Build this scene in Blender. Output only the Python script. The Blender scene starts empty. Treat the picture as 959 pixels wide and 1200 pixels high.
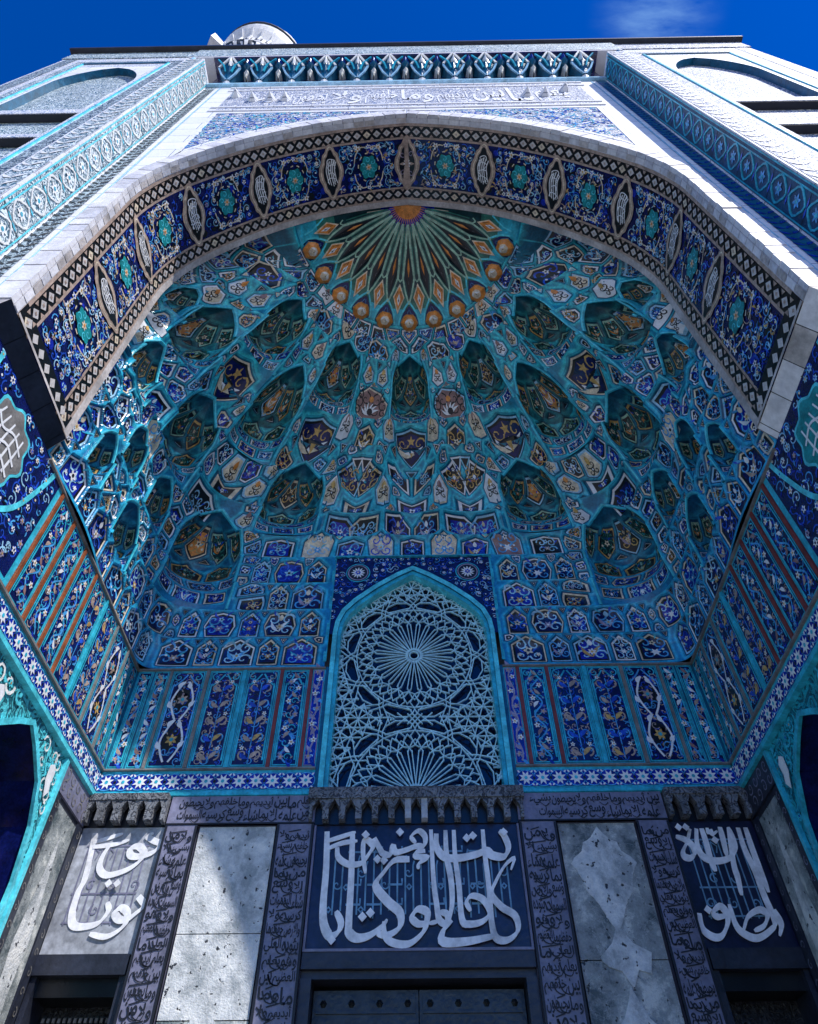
SUN=5.0; SKY=.13; SAT=1.6
MINXY=(-5.85,4.72)
import bpy, bmesh, math, random
import numpy as np
from mathutils import Matrix, Vector
R=math.radians; PI=math.pi
H=1.6                       # camera height; all z below are measured from eye level
scene=bpy.context.scene; COL=scene.collection
rnd=random.Random(7)

# ---------------------------------------------------------------- materials
M={}
def mat(name,col,rough=.35,var=.3,vs=5,bump=.1,bs=45,scroll=None,bricks=None,metal=0,lines=False,dirt=0):
    m=bpy.data.materials.new(name); m.use_nodes=True; nt=m.node_tree; N=nt.nodes; L=nt.links
    b=N['Principled BSDF']; b.inputs['Roughness'].default_value=rough; b.inputs['Metallic'].default_value=metal
    tc=N.new('ShaderNodeTexCoord'); co=tc.outputs['Object']
    n1=N.new('ShaderNodeTexNoise'); n1.inputs['Scale'].default_value=vs; n1.inputs['Detail'].default_value=5; L.new(co,n1.inputs['Vector'])
    mr=N.new('ShaderNodeMapRange'); mr.inputs[1].default_value=.3; mr.inputs[2].default_value=.7; mr.inputs[3].default_value=1-var; mr.inputs[4].default_value=1+var
    L.new(n1.outputs['Fac'],mr.inputs[0])
    n2=N.new('ShaderNodeTexNoise'); n2.inputs['Scale'].default_value=bs; n2.inputs['Detail'].default_value=3; L.new(co,n2.inputs['Vector'])
    mr2=N.new('ShaderNodeMapRange'); mr2.inputs[1].default_value=.3; mr2.inputs[2].default_value=.7; mr2.inputs[3].default_value=1-var*.6; mr2.inputs[4].default_value=1+var*.6
    L.new(n2.outputs['Fac'],mr2.inputs[0])
    mu=N.new('ShaderNodeMath'); mu.operation='MULTIPLY'; L.new(mr.outputs[0],mu.inputs[0]); L.new(mr2.outputs[0],mu.inputs[1])
    base=N.new('ShaderNodeRGB'); base.outputs[0].default_value=(*col,1); cur=base.outputs[0]; hgt=n2.outputs['Fac']
    if scroll:
        c2,sc,th,fr=scroll
        n3=N.new('ShaderNodeTexNoise'); n3.inputs['Scale'].default_value=sc; n3.inputs['Detail'].default_value=1.2; n3.inputs['Distortion'].default_value=1.4; L.new(co,n3.inputs['Vector'])
        m1=N.new('ShaderNodeMath'); m1.operation='MULTIPLY'; m1.inputs[1].default_value=fr; L.new(n3.outputs['Fac'],m1.inputs[0])
        pp=N.new('ShaderNodeMath'); pp.operation='PINGPONG'; pp.inputs[1].default_value=1; L.new(m1.outputs[0],pp.inputs[0])
        st=N.new('ShaderNodeMapRange'); st.interpolation_type='SMOOTHSTEP'; st.inputs[1].default_value=th-.12; st.inputs[2].default_value=th+.12; st.inputs[3].default_value=1; st.inputs[4].default_value=0
        L.new(pp.outputs[0],st.inputs[0])
        mx=N.new('ShaderNodeMix'); mx.data_type='RGBA'; L.new(st.outputs[0],mx.inputs[0]); L.new(cur,mx.inputs[6]); mx.inputs[7].default_value=(*c2,1); cur=mx.outputs[2]
        hs=N.new('ShaderNodeMath'); hs.operation='MULTIPLY_ADD'; L.new(st.outputs[0],hs.inputs[0]); hs.inputs[1].default_value=-1.6; L.new(n2.outputs['Fac'],hs.inputs[2]); hgt=hs.outputs[0]
    if bricks:
        bw,bh,ax=bricks
        sx=N.new('ShaderNodeSeparateXYZ'); L.new(co,sx.inputs[0]); cb=N.new('ShaderNodeCombineXYZ')
        L.new(sx.outputs[ax[0]],cb.inputs[0]); L.new(sx.outputs[ax[1]],cb.inputs[1])
        br=N.new('ShaderNodeTexBrick'); br.inputs['Scale'].default_value=1; br.inputs['Brick Width'].default_value=bw; br.inputs['Row Height'].default_value=bh
        br.inputs['Mortar Size'].default_value=.006; br.inputs['Color1'].default_value=(1,1,1,1); br.inputs['Color2'].default_value=(.90,.91,.93,1); br.inputs['Mortar'].default_value=(.3,.33,.4,1)
        L.new(cb.outputs[0],br.inputs['Vector'])
        mb=N.new('ShaderNodeMix'); mb.data_type='RGBA'; mb.blend_type='MULTIPLY'; mb.inputs[0].default_value=1; L.new(cur,mb.inputs[6]); L.new(br.outputs['Color'],mb.inputs[7]); cur=mb.outputs[2]
    if lines:
        sz=N.new('ShaderNodeSeparateXYZ'); L.new(co,sz.inputs[0]); mz=N.new('ShaderNodeMapRange'); mz.inputs[1].default_value=0.; mz.inputs[2].default_value=4.; mz.inputs[3].default_value=.75; mz.inputs[4].default_value=0; L.new(sz.outputs[2],mz.inputs[0])
        mxz=N.new('ShaderNodeMix'); mxz.data_type='RGBA'; L.new(mz.outputs[0],mxz.inputs[0]); L.new(cur,mxz.inputs[6]); mxz.inputs[7].default_value=(.02,.27,.56,1); cur=mxz.outputs[2]
    if lines:   # moulding lines by stored cell distance, with painted highlights on the rib centres
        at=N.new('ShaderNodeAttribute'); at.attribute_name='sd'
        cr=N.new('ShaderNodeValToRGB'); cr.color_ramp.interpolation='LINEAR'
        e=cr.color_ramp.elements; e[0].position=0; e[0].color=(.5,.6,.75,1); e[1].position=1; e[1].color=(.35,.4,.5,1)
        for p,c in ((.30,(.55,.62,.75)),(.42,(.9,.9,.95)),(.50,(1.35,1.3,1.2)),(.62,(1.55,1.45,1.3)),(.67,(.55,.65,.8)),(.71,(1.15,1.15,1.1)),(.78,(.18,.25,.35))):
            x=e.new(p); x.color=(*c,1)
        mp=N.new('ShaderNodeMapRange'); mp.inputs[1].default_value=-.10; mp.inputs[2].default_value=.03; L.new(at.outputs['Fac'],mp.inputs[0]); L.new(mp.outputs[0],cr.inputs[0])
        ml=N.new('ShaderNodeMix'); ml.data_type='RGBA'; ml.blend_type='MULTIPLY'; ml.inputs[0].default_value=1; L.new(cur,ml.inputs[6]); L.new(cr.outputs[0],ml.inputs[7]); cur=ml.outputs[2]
    if dirt:
        n4=N.new('ShaderNodeTexNoise'); n4.inputs['Scale'].default_value=2.3; n4.inputs['Detail'].default_value=9; n4.inputs['Roughness'].default_value=.7; L.new(co,n4.inputs['Vector'])
        d=N.new('ShaderNodeMapRange'); d.inputs[1].default_value=.5; d.inputs[2].default_value=.72; d.inputs[3].default_value=1; d.inputs[4].default_value=1-dirt; L.new(n4.outputs['Fac'],d.inputs[0])
        mu2=N.new('ShaderNodeMath'); mu2.operation='MULTIPLY'; L.new(mu.outputs[0],mu2.inputs[0]); L.new(d.outputs[0],mu2.inputs[1]); mu=mu2
    vm=N.new('ShaderNodeVectorMath'); vm.operation='SCALE'; L.new(cur,vm.inputs[0]); L.new(mu.outputs[0],vm.inputs['Scale'])
    L.new(vm.outputs[0],b.inputs['Base Color'])
    bp=N.new('ShaderNodeBump'); bp.inputs['Strength'].default_value=bump; bp.inputs['Distance'].default_value=.02; L.new(hgt,bp.inputs['Height']); L.new(bp.outputs[0],b.inputs['Normal'])
    M[name]=m; return m

def marble(name,c1,c2,c3,sc=3.,pit=.66):
    m=bpy.data.materials.new(name); m.use_nodes=True; nt=m.node_tree; N=nt.nodes; L=nt.links
    b=N['Principled BSDF']; b.inputs['Roughness'].default_value=.5
    co=N.new('ShaderNodeTexCoord').outputs['Object']
    def noise(s,d,r=.6,di=0):
        n=N.new('ShaderNodeTexNoise'); n.inputs['Scale'].default_value=s; n.inputs['Detail'].default_value=d; n.inputs['Roughness'].default_value=r; n.inputs['Distortion'].default_value=di; L.new(co,n.inputs['Vector']); return n.outputs['Fac']
    cr=N.new('ShaderNodeValToRGB'); e=cr.color_ramp.elements; e[0].position=.40; e[0].color=(*c1,1); e[1].position=.61; e[1].color=(*c3,1)
    for p_,c_ in ((.47,tuple(x*.8 for x in c2)),(.53,c2)):
        x=e.new(p_); x.color=(*c_,1)
    L.new(noise(sc,12,.74,.15),cr.inputs[0])
    a=N.new('ShaderNodeMath'); a.operation='SUBTRACT'; a.inputs[1].default_value=.5; L.new(noise(sc*1.3,10,.6,.5),a.inputs[0])
    ab=N.new('ShaderNodeMath'); ab.operation='ABSOLUTE'; L.new(a.outputs[0],ab.inputs[0])
    mr=N.new('ShaderNodeMapRange'); mr.inputs[1].default_value=0; mr.inputs[2].default_value=.006; mr.inputs[3].default_value=.6; mr.inputs[4].default_value=0; L.new(ab.outputs[0],mr.inputs[0])
    mx=N.new('ShaderNodeMix'); mx.data_type='RGBA'; L.new(mr.outputs[0],mx.inputs[0]); L.new(cr.outputs[0],mx.inputs[6]); mx.inputs[7].default_value=(.6,.62,.60,1)
    pn=N.new('ShaderNodeMapRange'); pn.inputs[1].default_value=pit-.02; pn.inputs[2].default_value=pit+.01; L.new(noise(16,3,.55),pn.inputs[0])
    m2=N.new('ShaderNodeMix'); m2.data_type='RGBA'; L.new(pn.outputs[0],m2.inputs[0]); L.new(mx.outputs[2],m2.inputs[6]); m2.inputs[7].default_value=(.03,.035,.045,1)
    L.new(m2.outputs[2],b.inputs['Base Color'])
    hh=N.new('ShaderNodeMath'); hh.operation='MULTIPLY_ADD'; hh.inputs[1].default_value=-1.5; L.new(pn.outputs[0],hh.inputs[0]); L.new(noise(50,4),hh.inputs[2])
    bp=N.new('ShaderNodeBump'); bp.inputs['Strength'].default_value=.5; bp.inputs['Distance'].default_value=.02; L.new(hh.outputs[0],bp.inputs['Height']); L.new(bp.outputs[0],b.inputs['Normal'])
    M[name]=m

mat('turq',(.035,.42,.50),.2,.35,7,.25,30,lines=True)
mat('turq_flat',(.035,.46,.60),.3,.35,7,.25,30)
mat('turq_light',(.10,.66,.76),.3,.3,7,.25,30)
mat('turq_deep',(.01,.12,.22),.3,.35,7,.2,30)
mat('lattice_glaze',(.50,.80,.84),.35,.2,12,.1,50)
mat('alcove_shade',(.016,.16,.18),.35,.4,7,.25,30,lines=True)
mat('navy',(.004,.008,.085),.22,.5,9,.08,50)
mat('royal',(.008,.022,.36),.22,.45,9,.08,50)
mat('blue',(.02,.09,.58),.25,.4,9,.08,50)
mat('sky_glaze',(.08,.38,.74),.25,.35,9,.08,50)
mat('pale_glaze',(.36,.64,.82),.25,.3,9,.08,50)
mat('white_glaze',(.88,.88,.88),.28,.1,12,.1,50)
mat('cream',(.78,.66,.48),.3,.3,12,.1,50)
mat('pink',(.30,.17,.15),.3,.3,12,.1,50)
mat('lilac',(.36,.30,.42),.3,.3,12,.1,50)
mat('orange',(.74,.27,.05),.3,.3,12,.1,50)
mat('gold',(.58,.36,.11),.3,.35,12,.1,50)
mat('green_dark',(.008,.045,.05),.3,.5,9,.1,50)
mat('green_mid',(.04,.20,.15),.3,.4,9,.1,50)
mat('green_pale',(.34,.56,.42),.35,.35,12,.15,50)
mat('teal',(.012,.28,.30),.3,.35,9,.1,50)
mat('black',(.006,.007,.010),.3,.3,9,.08,50)
mat('red_brick',(.22,.035,.03),.45,.35,9,.2,50)
mat('orange_brick',(.30,.08,.025),.45,.35,9,.2,50)
mat('grey_bar',(.20,.19,.18),.5,.3,9,.2,50)
mat('taupe',(.46,.34,.27),.4,.3,12,.1,50)
mat('stone',(.90,.90,.92),.6,.06,1.5,.15,25,bricks=(.62,.38,(0,2)),dirt=.12)
mat('rim_brick',(.82,.80,.81),.55,.15,6,.2,25,dirt=.2)
mat('rim_brick2',(.66,.65,.68),.55,.2,6,.2,25,dirt=.25)
mat('edge_stone',(.55,.50,.47),.6,.3,3,.25,25,dirt=.4)
mat('carved_stone',(.86,.87,.90),.6,.08,2,.9,25,scroll=((.07,.14,.32),7.5,.50,14))
mat('carved_teal',(.74,.84,.86),.5,.12,2,.9,25,scroll=((.05,.15,.22),8,.44,14))
mat('carved_pattern',(.45,.55,.60),.5,.2,2,.9,25,scroll=((.02,.05,.09),9,.42,12))
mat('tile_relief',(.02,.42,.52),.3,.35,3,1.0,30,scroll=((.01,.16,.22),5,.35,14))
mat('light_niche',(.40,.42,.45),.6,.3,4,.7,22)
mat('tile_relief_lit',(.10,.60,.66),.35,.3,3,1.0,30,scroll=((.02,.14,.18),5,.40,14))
mat('side_teal_shaded',(.012,.07,.15),.45,.35,4,.4,25)
mat('side_white',(.84,.84,.80),.5,.12,4,.5,25)
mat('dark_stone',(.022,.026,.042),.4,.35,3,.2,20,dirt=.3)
mat('band_stone',(.20,.20,.29),.45,.25,4,.2,25,dirt=.4)
mat('ink',(.008,.010,.018),.5,.2,4,.1,25)
mat('letter',(.88,.88,.90),.4,.15,8,.12,25,dirt=.5)
mat('letter_pale',(.16,.32,.46),.4,.25,8,.12,25,dirt=.4)
mat('slab_navy',(.012,.016,.05),.3,.4,2.5,.15,20,dirt=.2)
mat('slab_pale',(.36,.38,.42),.45,.4,2.5,.15,20,dirt=.2)
mat('grey_stone',(.18,.19,.21),.6,.4,4,.7,22,scroll=((.05,.055,.07),12,.3,9))
mat('wing_stone',(.86,.87,.89),.6,.08,2,.5,25,scroll=((.22,.31,.48),11,.40,13))
mat('door_wood',(.020,.022,.028),.4,.4,4,.6,30,scroll=((.006,.006,.009),14,.35,9))
mat('chain_tile',(.62,.58,.55),.35,.2,12,.1,50)
mat('metal_dark',(.04,.045,.05),.35,.3,6,.2,30,metal=.5)
mat('paving',(.28,.265,.25),.8,.2,1,.3,14,bricks=(1.2,.8,(0,1)))
mat('plain_wall',(.40,.40,.42),.8,.2,1,.3,10)
mat('minaret_white',(.8,.8,.8),.6,.15,1,.2,10)
mat('minaret_dark',(.02,.03,.05),.5,.3,1,.2,10)
marble('marble_grey',(.08,.11,.12),(.32,.35,.35),(.66,.67,.63),2.6,.665)
marble('marble_white',(.34,.37,.38),(.66,.68,.68),(.86,.85,.81),3.4,.655)
g=bpy.data.materials.new('window_glass'); g.use_nodes=True; bb=g.node_tree.nodes['Principled BSDF']; bb.inputs['Base Color'].default_value=(.004,.010,.035,1); bb.inputs['Roughness'].default_value=.08
nn=g.node_tree.nodes.new('ShaderNodeTexNoise'); nn.inputs['Scale'].default_value=3; bm_=g.node_tree.nodes.new('ShaderNodeBump'); bm_.inputs['Strength'].default_value=.15; g.node_tree.links.new(nn.outputs[0],bm_.inputs['Height']); g.node_tree.links.new(bm_.outputs[0],bb.inputs['Normal']); M['window_glass']=g

# ---------------------------------------------------------------- objects
def tag(o,label=None,cat=None,group=None,kind=None):
    if label: o['label']=label
    if cat: o['category']=cat
    if group: o['group']=group
    if kind: o['kind']=kind
    return o
def thing(name,label,cat,loc,group=None):
    o=bpy.data.objects.new(name,None); COL.objects.link(o); o.location=(loc[0],loc[1],loc[2]+H); o.empty_display_size=.3
    o['kind']='thing'
    ORG[o]=np.array([loc[0],loc[1],loc[2]]); return tag(o,label,cat,group)
ORG={}
class MB:
    def __init__(s): s.V=[];s.F=[];s.I=[];s.n=0;s.names=[]
    def mi(s,m):
        if m not in s.names: s.names.append(m)
        return s.names.index(m)
    def add(s,v,f,m):
        v=np.asarray(v,float).reshape(-1,3); i=s.mi(m)
        s.V.append(v); s.F.extend([tuple(k+s.n for k in q) for q in f]); s.I.extend([i]*len(f)); s.n+=len(v)
    def quad(s,a,b,c,d,m): s.add([a,b,c,d],[(0,1,2,3)],m)
    def box(s,x0,x1,y0,y1,z0,z1,m):
        v=[(x,y,z) for x in (x0,x1) for y in (y0,y1) for z in (z0,z1)]
        s.add(v,[(0,1,3,2),(4,6,7,5),(0,4,5,1),(2,3,7,6),(0,2,6,4),(1,5,7,3)],m)
    def build(s,name,parent=None,smooth=False,attr=None):
        org=np.array([0,0,0.]); p=parent
        while p is not None:
            if p in ORG: org=ORG[p]; break
            p=p.parent
        me=bpy.data.meshes.new(name)
        V=(np.concatenate(s.V) if s.V else np.zeros((0,3)))-org
        if parent is None: V=V+np.array([0,0,H])
        me.from_pydata(V.tolist(),[],s.F)
        for n in s.names: me.materials.append(M[n])
        me.polygons.foreach_set('material_index',s.I)
        if smooth: me.polygons.foreach_set('use_smooth',[True]*len(s.F))
        if attr is not None:
            a=me.attributes.new('sd','FLOAT','POINT'); a.data.foreach_set('value',attr)
        me.update()
        o=bpy.data.objects.new(name,me); COL.objects.link(o)
        if parent is not None: o.parent=parent
        return o
def grid(mb,fn,us,vs,m,off=0.):
    U,V=np.meshgrid(us,vs); P=fn(np.stack([U.ravel(),V.ravel()],1),off); n=len(us)
    f=[(j*n+i,j*n+i+1,(j+1)*n+i+1,(j+1)*n+i) for j in range(len(vs)-1) for i in range(n-1)]
    mb.add(P,f,m)

# ---------------------------------------------------------------- flat ornament
class Orn:
    def __init__(s): s.it=[]
    def poly(s,p,m,o=.006,th=0):
        p=np.asarray(p,float); s.it.append((p,[tuple(range(len(p)))],m,o,th,[list(range(len(p)))] if th else None))
    def strip(s,L,Rr,m,o=.006,th=0):
        n=len(L); p=np.concatenate([np.asarray(L,float),np.asarray(Rr,float)])
        f=[(i,i+1,n+i+1,n+i) for i in range(n-1)]
        s.it.append((p,f,m,o,th,[list(range(n))+list(range(2*n-1,n-1,-1))] if th else None))
    def rib(s,pts,w,m,o=.006,th=0,w1=None,closed=False,sl=0,nib=None):
        p=np.asarray(pts,float); n=len(p)
        if n<2: return
        if closed: t=np.roll(p,-1,0)-np.roll(p,1,0)
        else:
            t=np.gradient(p,axis=0)
        l=np.hypot(t[:,0],t[:,1])+1e-9; nx=np.stack([-t[:,1]/l,t[:,0]/l],1)
        if w1 is None: ww=np.full(n,w)
        elif callable(w1): ww=w*np.array([w1(i/(n-1)) for i in range(n)])
        else: ww=np.linspace(w,w1,n)
        if nib is not None: ww=ww*(.42+.64*np.abs(np.sin(np.arctan2(t[:,1],t[:,0])-nib)))
        a=p+nx*ww[:,None]/2; b=p-nx*ww[:,None]/2
        if closed: a=np.vstack([a,a[:1]]); b=np.vstack([b,b[:1]])
        if sl: o=o+np.tile(np.linspace(0,sl,len(a)),2)
        s.strip(a,b,m,o,th)
    def disc(s,x,y,r,m,o=.006,n=10,ry=None):
        a=np.arange(n)*2*PI/n; s.poly(np.stack([x+r*np.cos(a),y+(ry or r)*np.sin(a)],1),m,o)
    def flower(s,x,y,r,m='white_glaze',c='navy',k=5,o=.008,a0=None):
        n=k*4; a=np.arange(n)*2*PI/n+(rnd.random()*6 if a0 is None else a0); rr=r*(.74+.26*np.cos(k*(a-a[0])))
        s.poly(np.stack([x+rr*np.cos(a),y+rr*np.sin(a)],1),m,o)
        if c: s.disc(x,y,r*.33,c,o+.003,6)
    def star(s,x,y,r,m='white_glaze',k=8,ri=.52,o=.008,a0=0,c='blue'):
        a=np.arange(2*k)*PI/k+a0; rr=np.where(np.arange(2*k)%2==0,r,r*ri)
        s.poly(np.stack([x+rr*np.cos(a),y+rr*np.sin(a)],1),m,o)
        if c: s.disc(x,y,r*.24,c,o+.003,8)
    def spiral(s,x,y,r,a0,turns,d,m,w,o=.007,n=15):
        t=np.linspace(0,1,n); rr=r*(1-t)**.8+.06*r; a=a0+d*turns*2*PI*t
        s.rib(np.stack([x+rr*np.cos(a),y+rr*np.sin(a)],1),w,m,o,w1=w*.6)
    def leaf(s,x,y,a,l,w,m,o=.008,bend=.25):
        t=np.linspace(0,1,6); c=np.stack([t*l,bend*l*np.sin(t*PI)*.5],1); ca,sa=math.cos(a),math.sin(a)
        c=np.stack([x+c[:,0]*ca-c[:,1]*sa,y+c[:,0]*sa+c[:,1]*ca],1)
        s.rib(c,w,m,o,w1=lambda q: max(.08,math.sin(PI*min(1,q*1.05))))
    def drop(s,x,y,h,w,m,o=.008,up=1):
        a=np.linspace(-PI*.5,PI*1.5,15)[:-1]; X=np.cos(a)*w/2*(1-.0*a); Y=np.sin(a)*h/2
        X=X*np.where(Y>0,(1-(Y/(h/2)))**.7,1); s.poly(np.stack([x+X,y+up*Y],1),m,o)
    def emit(s,mb,fn):
        for p,f,m,o,th,outl in s.it:
            P=fn(p,o)
            if th:
                n=len(P); Q=fn(p,o-th); ff=list(f)
                for ol in outl:
                    for i in range(len(ol)):
                        a,b=ol[i],ol[(i+1)%len(ol)]; ff.append((a,b,b+n,a+n))
                mb.add(np.vstack([P,Q]),ff,m)
            else: mb.add(P,f,m)
def inside(P,poly):
    P=np.asarray(P,float).reshape(-1,2); poly=np.asarray(poly); c=np.zeros(len(P),bool); n=len(poly); j=n-1
    for i in range(n):
        xi,yi=poly[i]; xj,yj=poly[j]
        k=((yi>P[:,1])!=(yj>P[:,1]))&(P[:,0]<(xj-xi)*(P[:,1]-yi)/((yj-yi) if yj!=yi else 1e-12)+xi); c^=k; j=i
    return c
def sdist(P,poly):
    P=np.asarray(P,float).reshape(-1,2); poly=np.asarray(poly,float); d=np.full(len(P),1e9)
    for i in range(len(poly)):
        a=poly[i]; b=poly[(i+1)%len(poly)]; ab=b-a; t=np.clip(((P-a)@ab)/(ab@ab+1e-12),0,1); q=a+t[:,None]*ab
        d=np.minimum(d,np.hypot(*(P-q).T))
    return np.where(inside(P,poly),d,-d)
PAL=dict(vine=['sky_glaze','sky_glaze','blue','pale_glaze'],fl=['white_glaze','white_glaze','white_glaze','pale_glaze','cream'],leaf=['sky_glaze','blue','turq_flat','black'],dot=['white_glaze','black','sky_glaze'])
def arab(o,poly,step,pal=PAL,off=.005,fs=1.,dens=1.,vw=.13,avoid=[]):
    poly=np.asarray(poly); x0,y0=poly.min(0); x1,y1=poly.max(0)
    nx=max(1,int((x1-x0)/step)); ny=max(1,int((y1-y0)/step)); sx=(x1-x0)/nx; sy=(y1-y0)/ny
    pts=[(x0+(i+.5+rnd.uniform(-.22,.22))*sx,y0+(j+.5+rnd.uniform(-.22,.22))*sy) for i in range(nx) for j in range(ny)]
    sd=sdist(pts,poly)
    for (x,y),d in zip(pts,sd):
        if d<step*.32 or rnd.random()>dens: continue
        if any((x-ax)**2/aw**2+(y-ay)**2/ah**2<1 for ax,ay,aw,ah in avoid): continue
        q=rnd.random(); r=min(step*.62,d); a=rnd.random()*6.28
        o.spiral(x,y,r*.95,a,rnd.uniform(.8,1.25),rnd.choice((-1,1)),rnd.choice(pal['vine']),step*vw,off+rnd.uniform(0,.0015))
        for _ in range(2):
            b=rnd.random()*6.28; o.leaf(x+r*.5*math.cos(b),y+r*.5*math.sin(b),b+rnd.uniform(-1,1),r*.9,step*.17,rnd.choice(pal['leaf']),off+.002)
        if q<.5: o.flower(x,y,step*.24*fs*rnd.uniform(.8,1.15),rnd.choice(pal['fl']),rnd.choice(('navy','gold','blue')),rnd.choice((5,6)),off+.004)
        elif q<.75: o.disc(x,y,step*.11,rnd.choice(pal['dot']),off+.004,7)
def chain(o,p0,p1,w,n,base='black',m='white_glaze',off=.005):
    """a band of white diamonds on black with half diamonds along its edges"""
    p0=np.array(p0,float); p1=np.array(p1,float); t=(p1-p0); L=np.hypot(*t); t/=L; nn=np.array([-t[1],t[0]])
    N=max(1,round(L/n)); st=L/N
    for k in range(N):
        c=p0+t*(k+.5)*st; h=st*.46
        o.poly([c-t*h,c-nn*w*.36,c+t*h,c+nn*w*.36],m,off+.003); o.disc(c[0],c[1],w*.07,base,off+.006,5)
        e=p0+t*k*st
        for sg in (-1,1):
            o.poly([e+nn*sg*w*.46-t*st*.24,e+nn*sg*w*.46+t*st*.24,e+nn*sg*w*.2],'taupe',off+.003)
def smooth_line(pts,n=6):
    P=[np.array(p,float) for p in pts]
    if len(P)<3: return np.array([P[0]+(P[-1]-P[0])*t for t in np.linspace(0,1,n)])
    P=[2*P[0]-P[1]]+P+[2*P[-1]-P[-2]]; out=[]
    for i in range(1,len(P)-2):
        a,b,c,d=P[i-1:i+3]
        for t in np.linspace(0,1,n,endpoint=False):
            out.append(.5*((2*b)+(c-a)*t+(2*a-5*b+4*c-d)*t*t+(-a+3*b-3*c+d)*t**3))
    out.append(P[-2]); return np.array(out)

# ---------------------------------------------------------------- arabic lettering
AR={'ا':(0xfe8d,0xfe8e,0,0),'أ':(0xfe83,0xfe84,0,0),'إ':(0xfe87,0xfe88,0,0),'ب':(0xfe8f,0xfe90,0xfe91,0xfe92),'ت':(0xfe95,0xfe96,0xfe97,0xfe98),'ة':(0xfe93,0xfe94,0,0),
'ح':(0xfea1,0xfea2,0xfea3,0xfea4),'خ':(0xfea5,0xfea6,0xfea7,0xfea8),'د':(0xfea9,0xfeaa,0,0),'ذ':(0xfeab,0xfeac,0,0),'ر':(0xfead,0xfeae,0,0),'س':(0xfeb1,0xfeb2,0xfeb3,0xfeb4),
'ش':(0xfeb5,0xfeb6,0xfeb7,0xfeb8),'ض':(0xfebd,0xfebe,0xfebf,0xfec0),'ط':(0xfec1,0xfec2,0xfec3,0xfec4),'ظ':(0xfec5,0xfec6,0xfec7,0xfec8),'ع':(0xfec9,0xfeca,0xfecb,0xfecc),
'ف':(0xfed1,0xfed2,0xfed3,0xfed4),'ق':(0xfed5,0xfed6,0xfed7,0xfed8),'ك':(0xfed9,0xfeda,0xfedb,0xfedc),'ل':(0xfedd,0xfede,0xfedf,0xfee0),'م':(0xfee1,0xfee2,0xfee3,0xfee4),
'ن':(0xfee5,0xfee6,0xfee7,0xfee8),'ه':(0xfee9,0xfeea,0xfeeb,0xfeec),'و':(0xfeed,0xfeee,0,0),'ي':(0xfef1,0xfef2,0xfef3,0xfef4),'ى':(0xfeef,0xfef0,0,0),'ئ':(0xfe89,0xfe8a,0xfe8b,0xfe8c),'ء':(0xfe80,0,0,0)}
def shape(w):
    w=w.replace('لأ','\u0001').replace('لا','\u0001'); T=dict(AR); T['\u0001']=(0xfefb,0xfefc,0,0); out=[]
    for i,c in enumerate(w):
        prev=i>0 and T[w[i-1]][2]!=0 and c!='ء'; nxt=T[c][2]!=0 and i+1<len(w) and w[i+1]!='ء'
        f=T[c][3] if prev and nxt else T[c][1] if prev else T[c][2] if nxt else T[c][0]; out.append(chr(f))
    return ''.join(reversed(out))
_tc={}
def word(w):
    if w in _tc: return _tc[w]
    c=bpy.data.curves.new('t','FONT'); c.body=shape(w); c.offset=.018; c.resolution_u=3
    o=bpy.data.objects.new('t',c); COL.objects.link(o); dg=bpy.context.evaluated_depsgraph_get(); dg.update()
    me=bpy.data.meshes.new_from_object(o.evaluated_get(dg)); P=np.array([v.co[:2] for v in me.vertices]); F=[tuple(p.vertices) for p in me.polygons]
    bpy.data.objects.remove(o); bpy.data.curves.remove(c); bpy.data.meshes.remove(me)
    P=P-P.min(0); _tc[w]=(P,F,P.max(0)); return _tc[w]
def put_word(o,w,x0,y0,x1,y1,m,off=.008):
    P,F,mx=word(w); Q=P/mx*np.array([x1-x0,y1-y0])+np.array([x0,y0]); o.it.append((Q,F,m,off,0,None))
KURSI='يعلم ما بين أيديهم وما خلفهم ولا يحيطون بشيء من علمه إلا بما شاء وسع كرسيه السموات والأرض ولا يئوده حفظهما وهو العلي العظيم'.split()
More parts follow.
